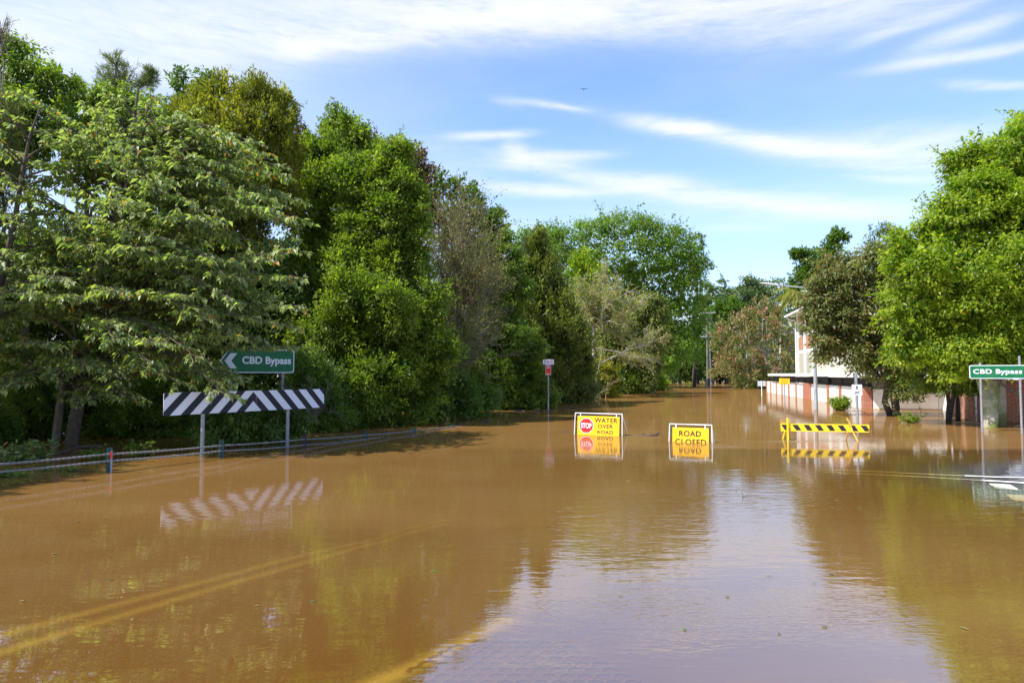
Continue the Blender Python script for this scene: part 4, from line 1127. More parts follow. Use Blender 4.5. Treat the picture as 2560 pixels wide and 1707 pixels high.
tree('street_tree', 'rusty-tinged glossy dark leafy tree with two crooked dark trunks, screening the white building', B(2242, 1040),
     L_([(2090, 720, 75, 80), (2170, 670, 85, 60), (2180, 770, 110, 100), (2085, 810, 75, 60), (2075, 840, 45, 40), (2150, 865, 75, 42), (2250, 860, 85, 85), (2230, 720, 70, 80), (2250, 950, 45, 42), (2060, 760, 40, 60), (2200, 900, 70, 40), (2048, 790, 34, 56), (2056, 848, 32, 42), (2110, 870, 60, 34)], 28.7),
     LM['glossy'], bark_dark, 0.16, 0.065, r0=0.17, lai=1.45, spacing=0.48, rc=0.38, gaps=0.15, style='umbrella', inner=0.5, seed=14, bump=5, twigs=5, trunk_to=W(2215, 800, 28.7),
     extra_trunks=[[(*B(2226, 1038), 0), W(2212, 1005, 29), W(2216, 970, 29), W(2222, 900, 28.8)]])

# --- left bank, front to back: crowns are listed in columns of the photo
tree('broadleaf_tree', 'round-headed yellow-green tree behind the large leafy tree', Wb(590, 24),
     L_([(560, 290, 100, 85), (640, 340, 95, 120), (500, 320, 75, 95), (695, 495, 58, 62), (600, 470, 120, 120), (560, 620, 120, 150, 0), (700, 400, 50, 70)], 24),
     LM['yellow'], bark_brown, 0.13, 0.045, r0=0.2, lai=1.9, spacing=0.42, rc=0.30, style='spray', inner=0.6, seed=21, bump=7)
tree('broadleaf_tree', 'slender dark leafy tree with two thin tips poking above the yellow-green crown', Wb(480, 26),
     L_([(452, 200, 16, 32), (466, 245, 22, 26), (512, 195, 14, 34), (516, 240, 20, 30), (480, 300, 60, 60)], 26, 0.9), LM['deep'], bark_dark, 0.12, 0.06, r0=0.12, lai=1.7, spacing=0.32, rc=0.20, inner=0.3, seed=22)
tree('broadleaf_tree', 'narrow tree with dull brownish foliage between two green crowns', Wb(735, 27),
     L_([(738, 335, 26, 42), (715, 420, 40, 80), (755, 420, 30, 60), (740, 520, 40, 60)], 27), LM['brown'], bark_brown, 0.14, 0.06, r0=0.13, lai=1.4, spacing=0.4, rc=0.28, style='droop', inner=0.3, seed=23)
tree('broadleaf_tree', 'tall bright green tree with columns of foliage and the highest pointed tip mid-bank', Wb(830, 27),
     L_([(850, 325, 45, 38), (895, 360, 34, 36), (810, 390, 55, 50), (860, 430, 70, 75), (800, 500, 60, 100), (830, 620, 80, 100), (790, 720, 80, 130), (880, 560, 60, 100), (800, 860, 90, 110)], 27),
     LM['bright'], bark_grey, 0.11, 0.06, r0=0.2, lai=1.6, spacing=0.44, rc=0.33, gaps=0.12, style='spray', inner=0.6, seed=24, bump=9)
tree('broadleaf_tree', 'dark bronze-leaved crown rising behind the bright green trees', Wb(985, 34),
     L_([(975, 395, 55, 48), (1030, 415, 38, 50), (940, 372, 26, 24), (1050, 470, 40, 60), (1000, 480, 70, 70), (1020, 600, 70, 90)], 34), LM['brown'], bark_grey, 0.16, 0.08, r0=0.2, lai=1.5, spacing=0.55, rc=0.38, style='bush', inner=0.3, seed=25, bump=5, gaps=0.2)
tree('broadleaf_tree', 'broad many-lobed fresh green tree, centre of the left bank, its skirts touching the water', B(960, 1062),
     L_([(985, 400, 42, 38), (985, 460, 55, 60), (905, 470, 65, 70), (1020, 540, 65, 75), (940, 580, 95, 85), (1000, 660, 90, 85), (880, 680, 80, 90), (930, 770, 120, 95, -1), (1040, 790, 75, 85), (860, 860, 100, 95, -1),
          (1010, 900, 100, 85), (1090, 880, 60, 60), (930, 960, 120, 75, -1), (860, 1010, 75, 50, -1), (960, 1030, 90, 40, -.5), (1040, 990, 60, 50)], 24.5),
     LM['bright'], bark_grey, 0.11, 0.06, r0=0.22, lai=1.5, spacing=0.44, rc=0.34, gaps=0.15, style='bush', inner=0.7, seed=26, bump=11, twigs=4)
tree('broadleaf_tree', 'tree with small glossy dark green tufts above the bare twiggy tree', Wb(1150, 36),
     L_([(1133, 465, 26, 26), (1183, 495, 28, 30), (1105, 450, 20, 26), (1150, 540, 60, 50), (1225, 560, 30, 36), (1180, 620, 80, 80)], 36), LM['deep'], bark_dark, 0.2, 0.11, r0=0.16, lai=1.7, spacing=0.5, rc=0.36, inner=0.4, seed=27)
tree('broadleaf_tree', 'leafy mid green tree right of the bare twiggy tree', Wb(1230, 35),
     L_([(1245, 650, 50, 60), (1200, 740, 60, 70), (1270, 720, 50, 70), (1235, 820, 80, 80), (1170, 880, 60, 70)], 35), LM['mid'], bark_grey, 0.15, 0.08, r0=0.17, lai=1.8, spacing=0.5, rc=0.36, inner=0.6, seed=28, bump=6)
tree('broadleaf_tree', 'pale new-leaved bushy tree leaning over the water left of the slim parking sign', Wb(1245, 34.5),
     L_([(1220, 850, 75, 60), (1290, 850, 60, 55), (1330, 880, 30, 32), (1200, 930, 90, 60), (1270, 930, 80, 55), (1180, 990, 70, 35), (1270, 985, 70, 35)], 34.5), LM['mid'], bark_pale, 0.14, 0.075, r0=0.12, lai=1.8, spacing=0.42, rc=0.3, style='layer', inner=0.6, seed=29, bump=6)
tree('broadleaf_tree', 'dark pointed conical tree with olive-lit sides, right of the slim parking sign', B(1385, 1000),
     L_([(1345, 615, 20, 34), (1348, 680, 42, 48), (1325, 740, 45, 60), (1375, 750, 55, 65), (1400, 820, 65, 70), (1340, 840, 70, 75), (1410, 900, 70, 70), (1360, 930, 90, 60), (1440, 860, 40, 60)], 41),
     LM['olive'], bark_brown, 0.16, 0.085, r0=0.2, lai=1.9, spacing=0.55, rc=0.42, style='spray', inner=0.8, seed=30, bump=6)
tree('broadleaf_tree', 'small acid-yellow pointed crown before the dome tree', Wb(1460, 62),
     L_([(1452, 650, 22, 26), (1440, 690, 26, 34), (1478, 690, 28, 34), (1465, 740, 34, 36)], 62), LM['lime'], bark_grey, 0.25, 0.14, r0=0.15, lai=1.9, spacing=0.7, rc=0.5, style='spray', inner=0.5, seed=31)
tree('dome_tree', 'great umbrella-shaped dome tree with pale branches under its canopy, beyond the left bank', Wb(1570, 90),
     L_([(1560, 580, 110, 45), (1470, 600, 100, 50), (1650, 610, 90, 50), (1400, 620, 75, 45), (1560, 640, 160, 50), (1700, 660, 60, 45), (1440, 660, 110, 40), (1650, 690, 100, 40), (1545, 690, 95, 34), (1370, 590, 36, 30),
          (1700, 720, 60, 60), (1620, 780, 100, 60), (1700, 800, 60, 60), (1320, 600, 50, 30, -6), (1330, 640, 50, 40, -6), (1560, 800, 90, 80), (1660, 860, 90, 60)], 90, 1.0),
     LM['dome'], bark_pale, 0.34, 0.19, r0=0.65, lai=1.35, spacing=1.35, rc=1.2, style='umbrella', inner=0.12, seed=32, twigs=14, trunk_to=W(1560, 700, 90))
tree('broadleaf_tree', 'dark airy tree edge silhouetted at the right of the dome crown', Wb(1735, 98),
     L_([(1735, 610, 28, 24), (1750, 665, 26, 26), (1720, 700, 30, 40), (1700, 640, 30, 30)], 98), LM['deep'], bark_dark, 0.4, 0.24, r0=0.3, lai=1.2, spacing=1.1, rc=0.7, style='layer', inner=0.1, seed=33, gaps=0.2)
tree('broadleaf_tree', 'drooping yellow-green tree hanging below the dome tree', Wb(1580, 62),
     L_([(1570, 800, 65, 60), (1620, 860, 45, 60), (1540, 870, 65, 60), (1600, 930, 55, 50), (1630, 770, 40, 40)], 62), LM['olive'], bark_brown, 0.25, 0.12, r0=0.2, lai=1.8, spacing=0.7, rc=0.5, style='droop', inner=0.6, seed=34, bump=5)

# shrubs along the waterline
SHR = [
    (1480, 950, 60, 50, 52, 'yellow', 'yellowish shrub on the bank behind the bare V-shaped shrub'),
    (1560, 950, 70, 40, 62, 'mid', 'green shrub on the bank behind the small red plate'),
    (1425, 965, 60, 45, 44, 'olive', 'olive shrub at the water edge right of the slim parking sign'),
    (1620, 955, 45, 32, 76, 'bright', 'leafy green shrub at the far tip of the left bank'),
    (1110, 990, 80, 50, 26.5, 'deep', 'dark leafy shrub by the water beneath the bare twiggy tree'),
    (1190, 985, 60, 48, 28.5, 'mid', 'mid green shrub with long leaves overhanging the water'),
    (1330, 985, 55, 40, 36, 'mid', 'shrub at the water edge just behind the slim parking sign'),
    (785, 965, 70, 85, 21.5, 'deep', 'dark shrub behind the right end of the chevron board'),
    (705, 1058, 60, 42, 17.6, 'dark', 'shaded shrub behind the right post of the chevron board'),
    (810, 1050, 70, 32, 21.2, 'mid', 'low shrub dipping into the water right of the chevron board'),
    (645, 1058, 60, 38, 17.4, 'mid', 'leafy shrub between the green sign and the chevron board'),
    (575, 1050, 75, 50, 17.0, 'deep', 'shrub under the middle of the chevron board'),
    (400, 1010, 95, 90, 19.5, 'mid', 'leafy shrub left of the chevron board at the water edge'),
    (280, 990, 110, 100, 20.0, 'deep', 'green shrub right of the large leafy tree trunks'),
    (60, 980, 140, 120, 19.5, 'mid', 'dense green shrub behind the trunks at the left edge'),
    (-60, 1080, 90, 60, 17, 'deep', 'green shrub at the far left water edge'),
]
for k, (px, py, rx, ry, Y, lm, lab) in enumerate(SHR):
    c = W(px, 936, Y); big_ = max(0.09, Y * 0.0042)
    lob = L_([(px, py, rx, ry), (px - rx * 0.5, py + ry * 0.35, rx * 0.6, ry * 0.7, -0.3), (px + rx * 0.55, py + ry * 0.3, rx * 0.6, ry * 0.65, 0.3)], Y)
    tree('shrub', lab, (c.x, c.y), lob, LM[lm], bark_grey if k % 3 else bark_pale, big_, big_ * 0.52, r0=0.035 + Y * 0.0006, lai=1.8, spacing=0.28 + Y * 0.005, rc=0.2 + Y * 0.004, style=('bush', 'spray', 'droop')[k % 3], inner=0.6, seed=60 + k, cat='shrub', crown_name='foliage', twigs=5)

# dark mid-layer behind the big leafy tree
tree('broadleaf_tree', 'dense dark green tree filling the shade behind the large leafy tree', Wb(300, 24),
     L_([(60, 720, 150, 150), (300, 700, 170, 170), (520, 780, 120, 150), (150, 900, 160, 100), (400, 930, 150, 90), (650, 800, 90, 140), (640, 660, 60, 80), (650, 950, 90, 80)], 24), LM['dark'], bark_dark, 0.13, 0.07, r0=0.25, lai=1.7, spacing=0.55, rc=0.42, inner=0.7, seed=41, bump=4)
tree('broadleaf_tree', 'light green feathery crown at the top left corner', Wb(70, 21),
     L_([(50, 200, 70, 75), (110, 230, 60, 70), (20, 140, 40, 45), (60, 320, 120, 100), (150, 330, 70, 70), (-50, 260, 80, 120)], 21), LM['bright'], bark_brown, 0.14, 0.05, r0=0.16, lai=1.7, spacing=0.40, rc=0.28, style='droop', inner=0.4, seed=42, bump=4)
tree('broadleaf_tree', 'bright green tree tops between the feathery crown and the sheoak', Wb(270, 23),
     L_([(215, 260, 50, 50), (290, 280, 55, 60), (360, 300, 50, 55), (250, 360, 90, 90), (400, 340, 50, 70), (400, 440, 90, 110)], 23), LM['bright'], bark_brown, 0.13, 0.05, r0=0.16, lai=1.7, spacing=0.42, rc=0.28, style='droop', inner=0.4, seed=43, bump=4)
tree('broadleaf_tree', 'grey-brown weeping tree at the left edge below the feathery crown', Wb(-30, 16.5),
     L_([(5, 330, 45, 90), (-40, 380, 60, 140), (20, 450, 35, 70)], 16.5), LM['greybrown'], bark_grey, 0.07, 0.018, r0=0.09, lai=1.1, spacing=0.28, rc=0.24, style='droop', inner=0.2, seed=44)

# wispy sheoaks
def sheoak(label, Y, lst, base_px, seed, ll=0.24):
    base = Wb(base_px, Y)
    r = np.random.default_rng(seed); root = empty('sheoak', (base[0], base[1], 0), 0, label, 'tree')
    org = Vector((base[0], base[1], 0)); mb = MB(); Ps, Ds = [], []
    lobes = L_(lst, Y)
    top = Vector(max(lobes, key=lambda q: q[0][2])[0])
    tr = [Vector((base[0], base[1], -1.3))] + wob((base[0], base[1], 0), top, 8, 0.02, r)
    mb.tube([p - org for p in tr], [0.13 * (1 - 0.85 * i / 9) for i in range(10)], bark_brown, 7)
    for c, rad in lobes:
        c = Vector(c)
        k = min(range(3, len(tr)), key=lambda i: abs(tr[i].z - (c.z - rad[2] * 1.0)))
        st = tr[k]
        for j in range(30):
            d = Vector(unit(r.normal(size=3) + np.array([0, 0, 0.5]))); e = c + Vector((d.x * rad[0], d.y * rad[1], d.z * rad[2])) * (0.45 + 0.55 * r.random())
            br = wob(st.lerp(c, 0.5 * r.random()), e, 5, 0.05, r, 0.04)
            mb.tube([p - org for p in br], [0.022 * (1 - 0.7 * i / 5) for i in range(6)], bark_brown, 4)
            for q in range(34):
                t = 0.35 + 0.65 * r.random(); i = min(4, int(t * 5)); p = br[i].lerp(br[i + 1], t * 5 - i)
                Ps.append(np.array(p) + r.normal(size=3) * 0.05); Ds.append(np.array(d) * 0.8 + r.normal(size=3) * 0.5 + np.array([0, 0, 0.35]))
    mb.build('trunk', root)
    Ps, Ds = np.array(Ps), np.array(Ds); n = len(Ps)
    V = leaf_arrays(Ps, Ds, r.normal(size=(n, 3)), ll * (0.7 + 0.6 * r.random(n)), np.full(n, ll * 0.085))
    leaf_mesh('crown', V, r.random(n), r.random(n), LM['needle'], root, (base[0], base[1], 0))
sheoak('wispy grey-green sheoak crown standing above the canopy at upper left', 30, [(290, 165, 40, 46), (262, 195, 34, 44), (322, 190, 42, 36), (290, 215, 60, 30)], 290, 71)
sheoak('small wispy sheoak tip just right of the larger sheoak crown', 31, [(378, 195, 26, 32), (360, 215, 26, 20)], 375, 72)
sheoak('faint tiny sheoak tip left of the larger sheoak crown', 40, [(190, 208, 14, 14), (205, 225, 12, 14)], 195, 73, 0.3)
sheoak('grey-green sheoak behind the bare twiggy tree', 40, [(1243, 545, 24, 26), (1222, 590, 34, 34), (1255, 600, 18, 24)], 1230, 74, 0.32)
sheoak('pale sheoak crown left of the dome tree', 60, [(1322, 610, 26, 22), (1300, 640, 20, 26)], 1318, 75, 0.45)

# bare twiggy tree, a fan of fine upright branches
def twiggy(name, label, base, fans, leaf_m, seed, br=0.011, leaf=0.07, nleaf=5, levels=3, bark=None, sc=1.0, cat='tree'):
    r = np.random.default_rng(seed); root = empty(name, (base[0], base[1], 0), 0, label, cat)
    org = Vector((base[0], base[1], 0)); mb = MB(); P, D = [], []
    for (s, e, r0, n2, spread) in fans:
        w_ = wob(s, e, 7, 0.04, r, 0.02)
        mb.tube([p - org for p in w_], [r0 * (1 - 0.75 * i / 7) for i in range(8)], bark or bark_grey, 6)
        L = (Vector(e) - Vector(s)).length; dm = (Vector(e) - Vector(s)).normalized()
        for j in range(n2):
            t = 0.22 + 0.75 * r.random(); i = min(6, int(t * 7)); p = w_[i].lerp(w_[i + 1], t * 7 - i)
            d = (dm + Vector(r.normal(size=3)) * spread).normalized(); l1 = L * (0.22 + 0.3 * r.random()) * (1.15 - t * 0.5)
            w2 = wob(p, p + d * l1, 5, 0.05, r, 0.03)
            mb.tube([q - org for q in w2], [max(br, r0 * 0.28) * (1 - 0.7 * k / 5) for k in range(6)], bark or bark_grey, 4, cap=False)
            for jj in range(7 if levels > 2 else 3):
                t2 = 0.2 + 0.8 * r.random(); i2 = min(4, int(t2 * 5)); p2 = w2[i2].lerp(w2[i2 + 1], t2 * 5 - i2)
                d2 = (d + Vector(r.normal(size=3)) * spread * 1.1 + Vector((0, 0, 0.15))).normalized(); l2 = l1 * (0.3 + 0.35 * r.random())
                w3 = wob(p2, p2 + d2 * l2, 3, 0.06, r)
                mb.tube([q - org for q in w3], [br, br * 0.8, br * 0.6, br * 0.4], bark or bark_grey, 3, cap=False)
                for q in range(nleaf):
                    k = int(3 * r.random()); pp_ = w3[k].lerp(w3[k + 1], r.random()); P.append(np.array(pp_) + r.normal(size=3) * leaf * 0.8); D.append(r.normal(size=3) + np.array([0, 0, 0.2]))
    mb.build('branches', root)
    P, D = np.array(P), np.array(D); n = len(P)
    V = leaf_arrays(P, D, r.normal(size=(n, 3)) + np.array([0, 0, 1.0]), leaf * (0.6 + 0.8 * r.random(n)), np.full(n, leaf * 0.5))
    leaf_mesh('crown', V, r.random(n), r.random(n), leaf_m, root, (base[0], base[1], 0))
    return root
r_ = np.random.default_rng(5)
fans = []
for k in range(30):
    a = r_.random(); yb = 1010 - 120 * r_.random(); px = 1075 + 170 * a; tip = 515 + 190 * abs(a - 0.35) + 260 * r_.random() ** 1.4
    b0 = W(1135 + 20 * (a - 0.5), yb, 30 + r_.normal() * 0.5); fans.append((b0, W(px, tip, 30 + r_.normal() * 1.8), 0.05, 9, 0.30))
fans.append((Vector((*Wb(1135, 30), -1.3)), W(1140, 880, 30), 0.11, 3, 0.3)); fans.append((Vector((*Wb(1120, 30.3), -1.3)), W(1110, 800, 30), 0.09, 3, 0.3))
twiggy('bare_tree', 'grey-brown nearly leafless tree, a tall fan of fine upright twigs', Wb(1135, 30), fans, LM['greybrown'], 81, br=0.011, leaf=0.11, nleaf=11, bark=mat('grey_brown_twig_bark', (0.20, 0.145, 0.095), 0.9))
fans = []
for k in range(12):
    fans.append((W(1120 + r_.normal() * 20, 980, 27.5), W(1050 + 190 * r_.random(), 760 + 150 * r_.random(), 27.5 + r_.normal()), 0.035, 9, 0.5))
twiggy('bare_shrub', 'tangled grey half-bare shrub at the foot of the twiggy tree', Wb(1120, 27.5), fans, LM['olive'], 82, br=0.011, leaf=0.09, nleaf=7, cat='shrub')
fans = []
for k in range(9):
    fans.append((W(770 + 30 * r_.random(), 1060, 19.5), W(700 + 150 * r_.random(), 960 + 60 * r_.random(), 19 + r_.normal() * 0.4), 0.012, 7, 0.45))
twiggy('dead_branch', 'bare grey dead twigs at the water edge right of the chevron board', Wb(775, 19.3), fans, LM['greybrown'], 83, br=0.005, leaf=0.04, nleaf=0 + 1, cat='dead branch')
fans = []
for k in range(6): fans.append((W(30 * r_.random(), 140, 19), W(-10 + 40 * r_.random(), 35 + 50 * r_.random(), 19), 0.02, 6, 0.4))
fans.append((Vector((*Wb(0, 19), -1.3)), W(10, 150, 19), 0.06, 2, 0.2))
twiggy('bare_tree', 'bare twig tips at the very top left corner', Wb(0, 19), fans, LM['greybrown'], 84, br=0.008, leaf=0.05, nleaf=2)
# tan layered tree with pale limbs
fans = []
b0 = Vector((*Wb(1480, 54), -1.3)); f0 = W(1490, 800, 54)
fans.append((b0, f0, 0.22, 0, 0.2))
for k in range(26):
    a = r_.random(); fans.append((f0.lerp(Vector(W(1480, 860, 54)), r_.random() * 0.5), W(1440 + 185 * a, 690 + 60 * abs(a - 0.4) + 150 * r_.random() * (0.4 + a), 54 + r_.normal() * 2.0), 0.10, 10, 0.5))
twiggy('feathery_tree', 'sparse tan-yellow tree with pale spreading limbs in front of the dome tree', Wb(1480, 54), fans, LM['tan'], 85, br=0.022, leaf=0.20, nleaf=7, bark=bark_pale)
fans = [(W(1500, 910, 50), W(1640, 850, 52), 0.07, 12, 0.35), (W(1490, 870, 50), W(1620, 905, 51), 0.05, 12, 0.3), (Vector((*Wb(1470, 49.5), -1.3)), W(1500, 905, 50), 0.09, 3, 0.4)]
twiggy('fallen_tree', 'leaning pale limb with thin yellowish leaves reaching right over the shrubs', Wb(1470, 49.5), fans, LM['tan'], 86, br=0.015, leaf=0.15, nleaf=10, bark=bark_pale)
# V-shaped bare shrub standing in the water
b0 = G(1508, 995); fans = []
for (tx, ty) in ((1480, 958), (1494, 948), (1462, 950), (1520, 952), (1532, 940), (1546, 946), (1558, 948), (1510, 932)):
    mid_ = W(1496, 965, b0.y) if tx < 1505 else W(1520, 964, b0.y)
    fans.append((mid_, W(tx, ty, b0.y), 0.035, 3, 0.4))
fans += [(b0 - Vector((0, 0, 0.8)), W(1495, 964, b0.y), 0.05, 0, 0.3), (b0 - Vector((0, 0, 0.8)), W(1521, 963, b0.y), 0.05, 0, 0.3)]
twiggy('bare_shrub', 'bare tan V-shaped shrub standing in the flood before the bank, mirrored in the water', (b0.x, b0.y), fans, LM['yellow'], 87, br=0.016, leaf=0.12, nleaf=1, levels=2, bark=mat('tan_twig_bark', (0.30, 0.20, 0.11), 0.8), cat='shrub')

# --- the large leafy tree: arching sprays of drooping leaves with cream flowers on top
def spray_tree(name, label, base, trunks, branches, leaf_m, flower_m, seed, ll=0.145, lw=0.075, bark=None, cat='tree', flower=0.22):
    r = np.random.default_rng(seed); root = empty(name, (base[0], base[1], 0), 0, label, cat)
    org = Vector((base[0], base[1], 0)); P, D, N, FP = [], [], [], []
    up = np.array([0, 0, 1.0])
    mb = MB()
    for pts, rr in trunks: mb.tube([Vector(p) - org for p in pts], rr, bark, 9)
    for (s, e, r0, arch) in branches:
        s, e = Vector(s), Vector(e); L = (e - s).length; n = 9
        hd = (e - s); hd.z = 0; hd = hd.normalized(); side = Vector((-hd.y, hd.x, 0))
        pts = []
        k1, k2 = r.normal() * 0.05, r.normal() * 0.04
        for i in range(n + 1):
            t = i / n
            pts.append(s.lerp(e, t) + Vector((0, 0, arch * L * math.sin(math.pi * t ** 0.8))) + side * L * (k1 * math.sin(math.pi * t) + k2 * math.sin(2 * math.pi * t)))
        mb.tube([p - org for p in pts], [r0 * (1 - 0.85 * i / n) for i in range(n + 1)], bark, 6)
        nt = int(L * 0.8 / 0.15)
        for j in range(nt):
            t = 0.22 + 0.78 * (j + r.random() * 0.8) / nt; t = min(t, 0.999); i = min(n - 1, int(t * n)); p = pts[i].lerp(pts[i + 1], t * n - i)
            fw = (pts[i + 1] - pts[i]).normalized(); sg = 1 if j % 2 else -1
            tl = (0.35 + 0.75 * r.random()) * (1.25 - t * 0.75) * min(1.0, L / 2.6)
            dv = (fw * (0.7 + 0.3 * r.random()) + side * sg * (0.55 + 0.5 * r.random()) + Vector((0, 0, 0.16 * r.random()))).normalized()
            q = [p + dv * tl * u + Vector((0, 0, (0.10 * u - 0.24 * u * u) * tl)) for u in (0, 0.33, 0.66, 1)]
            mb.tube([x - org for x in q], [0.009, 0.007, 0.005, 0.003], bark, 4, cap=False)
            m = int(tl / 0.030) + 3 if r.random() > 0.12 else 2
            for k in range(m):
                u = 0.12 + 0.9 * (k + r.random()) / m; i2 = min(2, int(u * 3)); pp = q[i2].lerp(q[i2 + 1], min(1, u * 3 - i2))
                sd = 1 if k % 2 else -1; dvn = np.array(dv); sv = np.array(Vector(dv).cross(Vector((0, 0, 1))))
                d = sv * sd * (0.55 + 0.4 * r.random()) + dvn * 0.55 - up * (0.30 + 0.75 * r.random()) + r.normal(size=3) * 0.30
                P.append(np.array(pp) + r.normal(size=3) * 0.012); D.append(d); N.append(up + sv * sd * 0.7 + dvn * 0.2 + r.normal(size=3) * 0.22)
            if r.random() < flower and t > 0.35:
                for k in range(3 + int(5 * r.random())):
                    u = 0.3 + 0.7 * r.random(); i2 = min(2, int(u * 3)); pp = q[i2].lerp(q[i2 + 1], u * 3 - i2)
                    FP.append(np.array(pp) + up * (0.03 + 0.04 * r.random()) + r.normal(size=3) * 0.02)
    mb.build('branches', root)
    P, D, N = np.array(P), np.array(D), np.array(N); n = len(P)
    sz = 0.5 + 0.9 * r.random(n) ** 1.3; V = leaf_arrays(P, D, N, ll * sz, lw * sz * (0.8 + 0.4 * r.random(n)), 0.2, 0.42, 0.12)
    leaf_mesh('crown', V, r.random(n), r.random(n), leaf_m, root, (base[0], base[1], 0))
    if len(FP):
        FP = np.repeat(np.array(FP), 4, 0); m = len(FP); FP = FP + r.normal(size=FP.shape) * 0.012
        V = leaf_arrays(FP, r.normal(size=(m, 3)) + up * 0.3, r.normal(size=(m, 3)) + up, np.full(m, 0.035), np.full(m, 0.026))
        leaf_mesh('blossom', V, r.random(m), r.random(m), flower_m, root, (base[0], base[1], 0))
    global LEAVES; LEAVES += n
    return root
rr_ = np.random.default_rng(33)
bX, bY = B(178, 1110)
tr1 = [Vector((bX, bY, -1.3)), Vector((bX, bY, 0)), W(200, 980, 16.9), W(232, 850, 16.7), W(262, 720, 16.6), W(283, 600, 16.5), W(300, 500, 16.4), W(318, 400, 16.3), W(335, 310, 16.2), W(345, 225, 16.2)]
tr2 = [Vector((*B(137, 1118), -1.3)), Vector((*B(137, 1118), 0)), W(150, 1010, 16.6), W(165, 930, 16.7), W(205, 880, 16.8), W(222, 860, 16.8)]
tr3 = [W(262, 720, 16.6), W(300, 640, 16.7), W(310, 560, 16.9), W(325, 480, 17.2), W(390, 380, 17.6), W(400, 300, 17.6)]
tr4 = [Vector((*B(-60, 1130), -1.3)), W(-40, 900, 15.6), W(0, 720, 15.4), W(35, 560, 15.3), W(55, 440, 15.2), W(75, 340, 15.2), W(100, 270, 15.2)]
def on_trunk(tr, py):
    for a, b in zip(tr[1:-1], tr[2:]):
        pa, pb = proj(a)[1], proj(b)[1]
        if (pa - py) * (pb - py) <= 0: return a.lerp(b, (py - pa) / (pb - pa + 1e-9))
    return tr[-1]
def proj(p):
    v = Vector(p) - Vector((0, 0, CAMZ)); c, s = math.cos(PITCH), math.sin(PITCH)
    f_ = v.y * c + v.z * s; u_ = -v.y * s + v.z * c
    return (1280 + F * v.x / f_, 853.5 - F * u_ / f_)
br = []
# sprays whose tips make the outline (column, row, distance), start row on the trunk
for (tx, ty, tY, sy) in [(752, 548, 15.4, 640), (735, 628, 15.2, 720), (738, 690, 15.0, 760), (745, 820, 14.9, 840), (700, 760, 14.6, 800), (735, 866, 15.4, 860), (655, 866, 15.6, 830),
                         (618, 415, 16.0, 520), (600, 480, 15.4, 600), (640, 545, 15.0, 660), (540, 345, 16.2, 430), (495, 300, 16.4, 380), (430, 275, 16.4, 330), (655, 620, 14.6, 700), (590, 700, 14.2, 760),
                         (595, 955, 14.7, 900), (560, 985, 14.4, 930), (500, 900, 14.0, 860), (450, 960, 14.3, 920), (520, 820, 13.8, 820), (440, 720, 13.6, 760), (400, 820, 13.7, 840), (380, 930, 14.2, 930), (330, 1000, 15.0, 960),
                         (600, 850, 14.6, 830), (585, 940, 15.1, 900), (560, 640, 14.2, 700), (510, 560, 14.2, 640), (480, 470, 14.8, 560), (430, 400, 15.2, 480), (560, 780, 14.0, 780), (610, 840, 14.2, 830),
                         (360, 230, 16.6, 290), (310, 240, 16.4, 300), (240, 270, 16.2, 340), (150, 300, 16.0, 400), (90, 360, 15.6, 460), (200, 400, 15.0, 500), (300, 380, 14.8, 460), (380, 500, 14.2, 600),
                         (60, 480, 15.0, 560), (120, 560, 14.2, 640), (220, 600, 13.9, 680), (340, 640, 13.7, 720), (10, 620, 14.6, 700), (80, 700, 14.0, 760), (200, 760, 13.8, 800), (300, 830, 13.8, 840), (20, 800, 14.4, 820),
                         (100, 860, 14.2, 860), (210, 920, 14.4, 900), (0, 720, 14.2, 740), (60, 960, 14.8, 900), (240, 1000, 15.2, 950), (120, 940, 14.6, 900), (300, 950, 14.6, 900), (180, 1010, 15.8, 960), (-30, 960, 15.0, 900), (-60, 650, 15.0, 700), (-80, 780, 15.0, 800), (-60, 880, 15.2, 860), (290, 720, 13.8, 770), (400, 590, 14.0, 680), (170, 480, 14.6, 570),
                         (40, 560, 14.4, 650), (470, 650, 13.9, 720), (140, 660, 13.9, 740), (-40, 500, 15.0, 600), (20, 400, 15.4, 520), (680, 700, 16.0, 760), (700, 600, 16.5, 680), (660, 800, 16.3, 820), (260, 232, 16.3, 300), (300, 300, 15.6, 360), (420, 330, 15.6, 400), (500, 380, 15.4, 450), (560, 440, 15.2, 520), (180, 350, 15.4, 430), (230, 320, 15.8, 390), (110, 420, 15.0, 500), (560, 520, 14.8, 600), (350, 330, 15.4, 400), (440, 480, 14.6, 560), (600, 340, 17.4, 420), (60, 300, 16.2, 400), (570, 380, 16.0, 470), (470, 290, 16.6, 360), (640, 470, 16.2, 560), (660, 510, 15.6, 600)]:
    if ty < 840 and tx < 720: tx += 24 * rr_.normal(); ty += 26 * rr_.normal(); sy += 20 * rr_.normal()
    s0 = on_trunk(tr1, min(sy + 30 + 90 * rr_.random(), 1000)); e0 = W(tx, ty, tY)
    ar = 0.04 + 0.22 * rr_.random()
    br.append((s0, e0, 0.045, ar))
    if tx < 700 and rr_.random() < 0.6:                  # a fork that leaves the tier
        m_ = s0.lerp(e0, 0.45) + Vector((0, 0, ar * 0.9 * (e0 - s0).length)); dv = (e0 - s0)
        br.append((m_, m_ + Vector((dv.x * 0.35 + rr_.normal() * 0.4, dv.y * 0.35 + rr_.normal() * 0.5, 0.35 + 0.9 * rr_.random())), 0.022, 0.08))
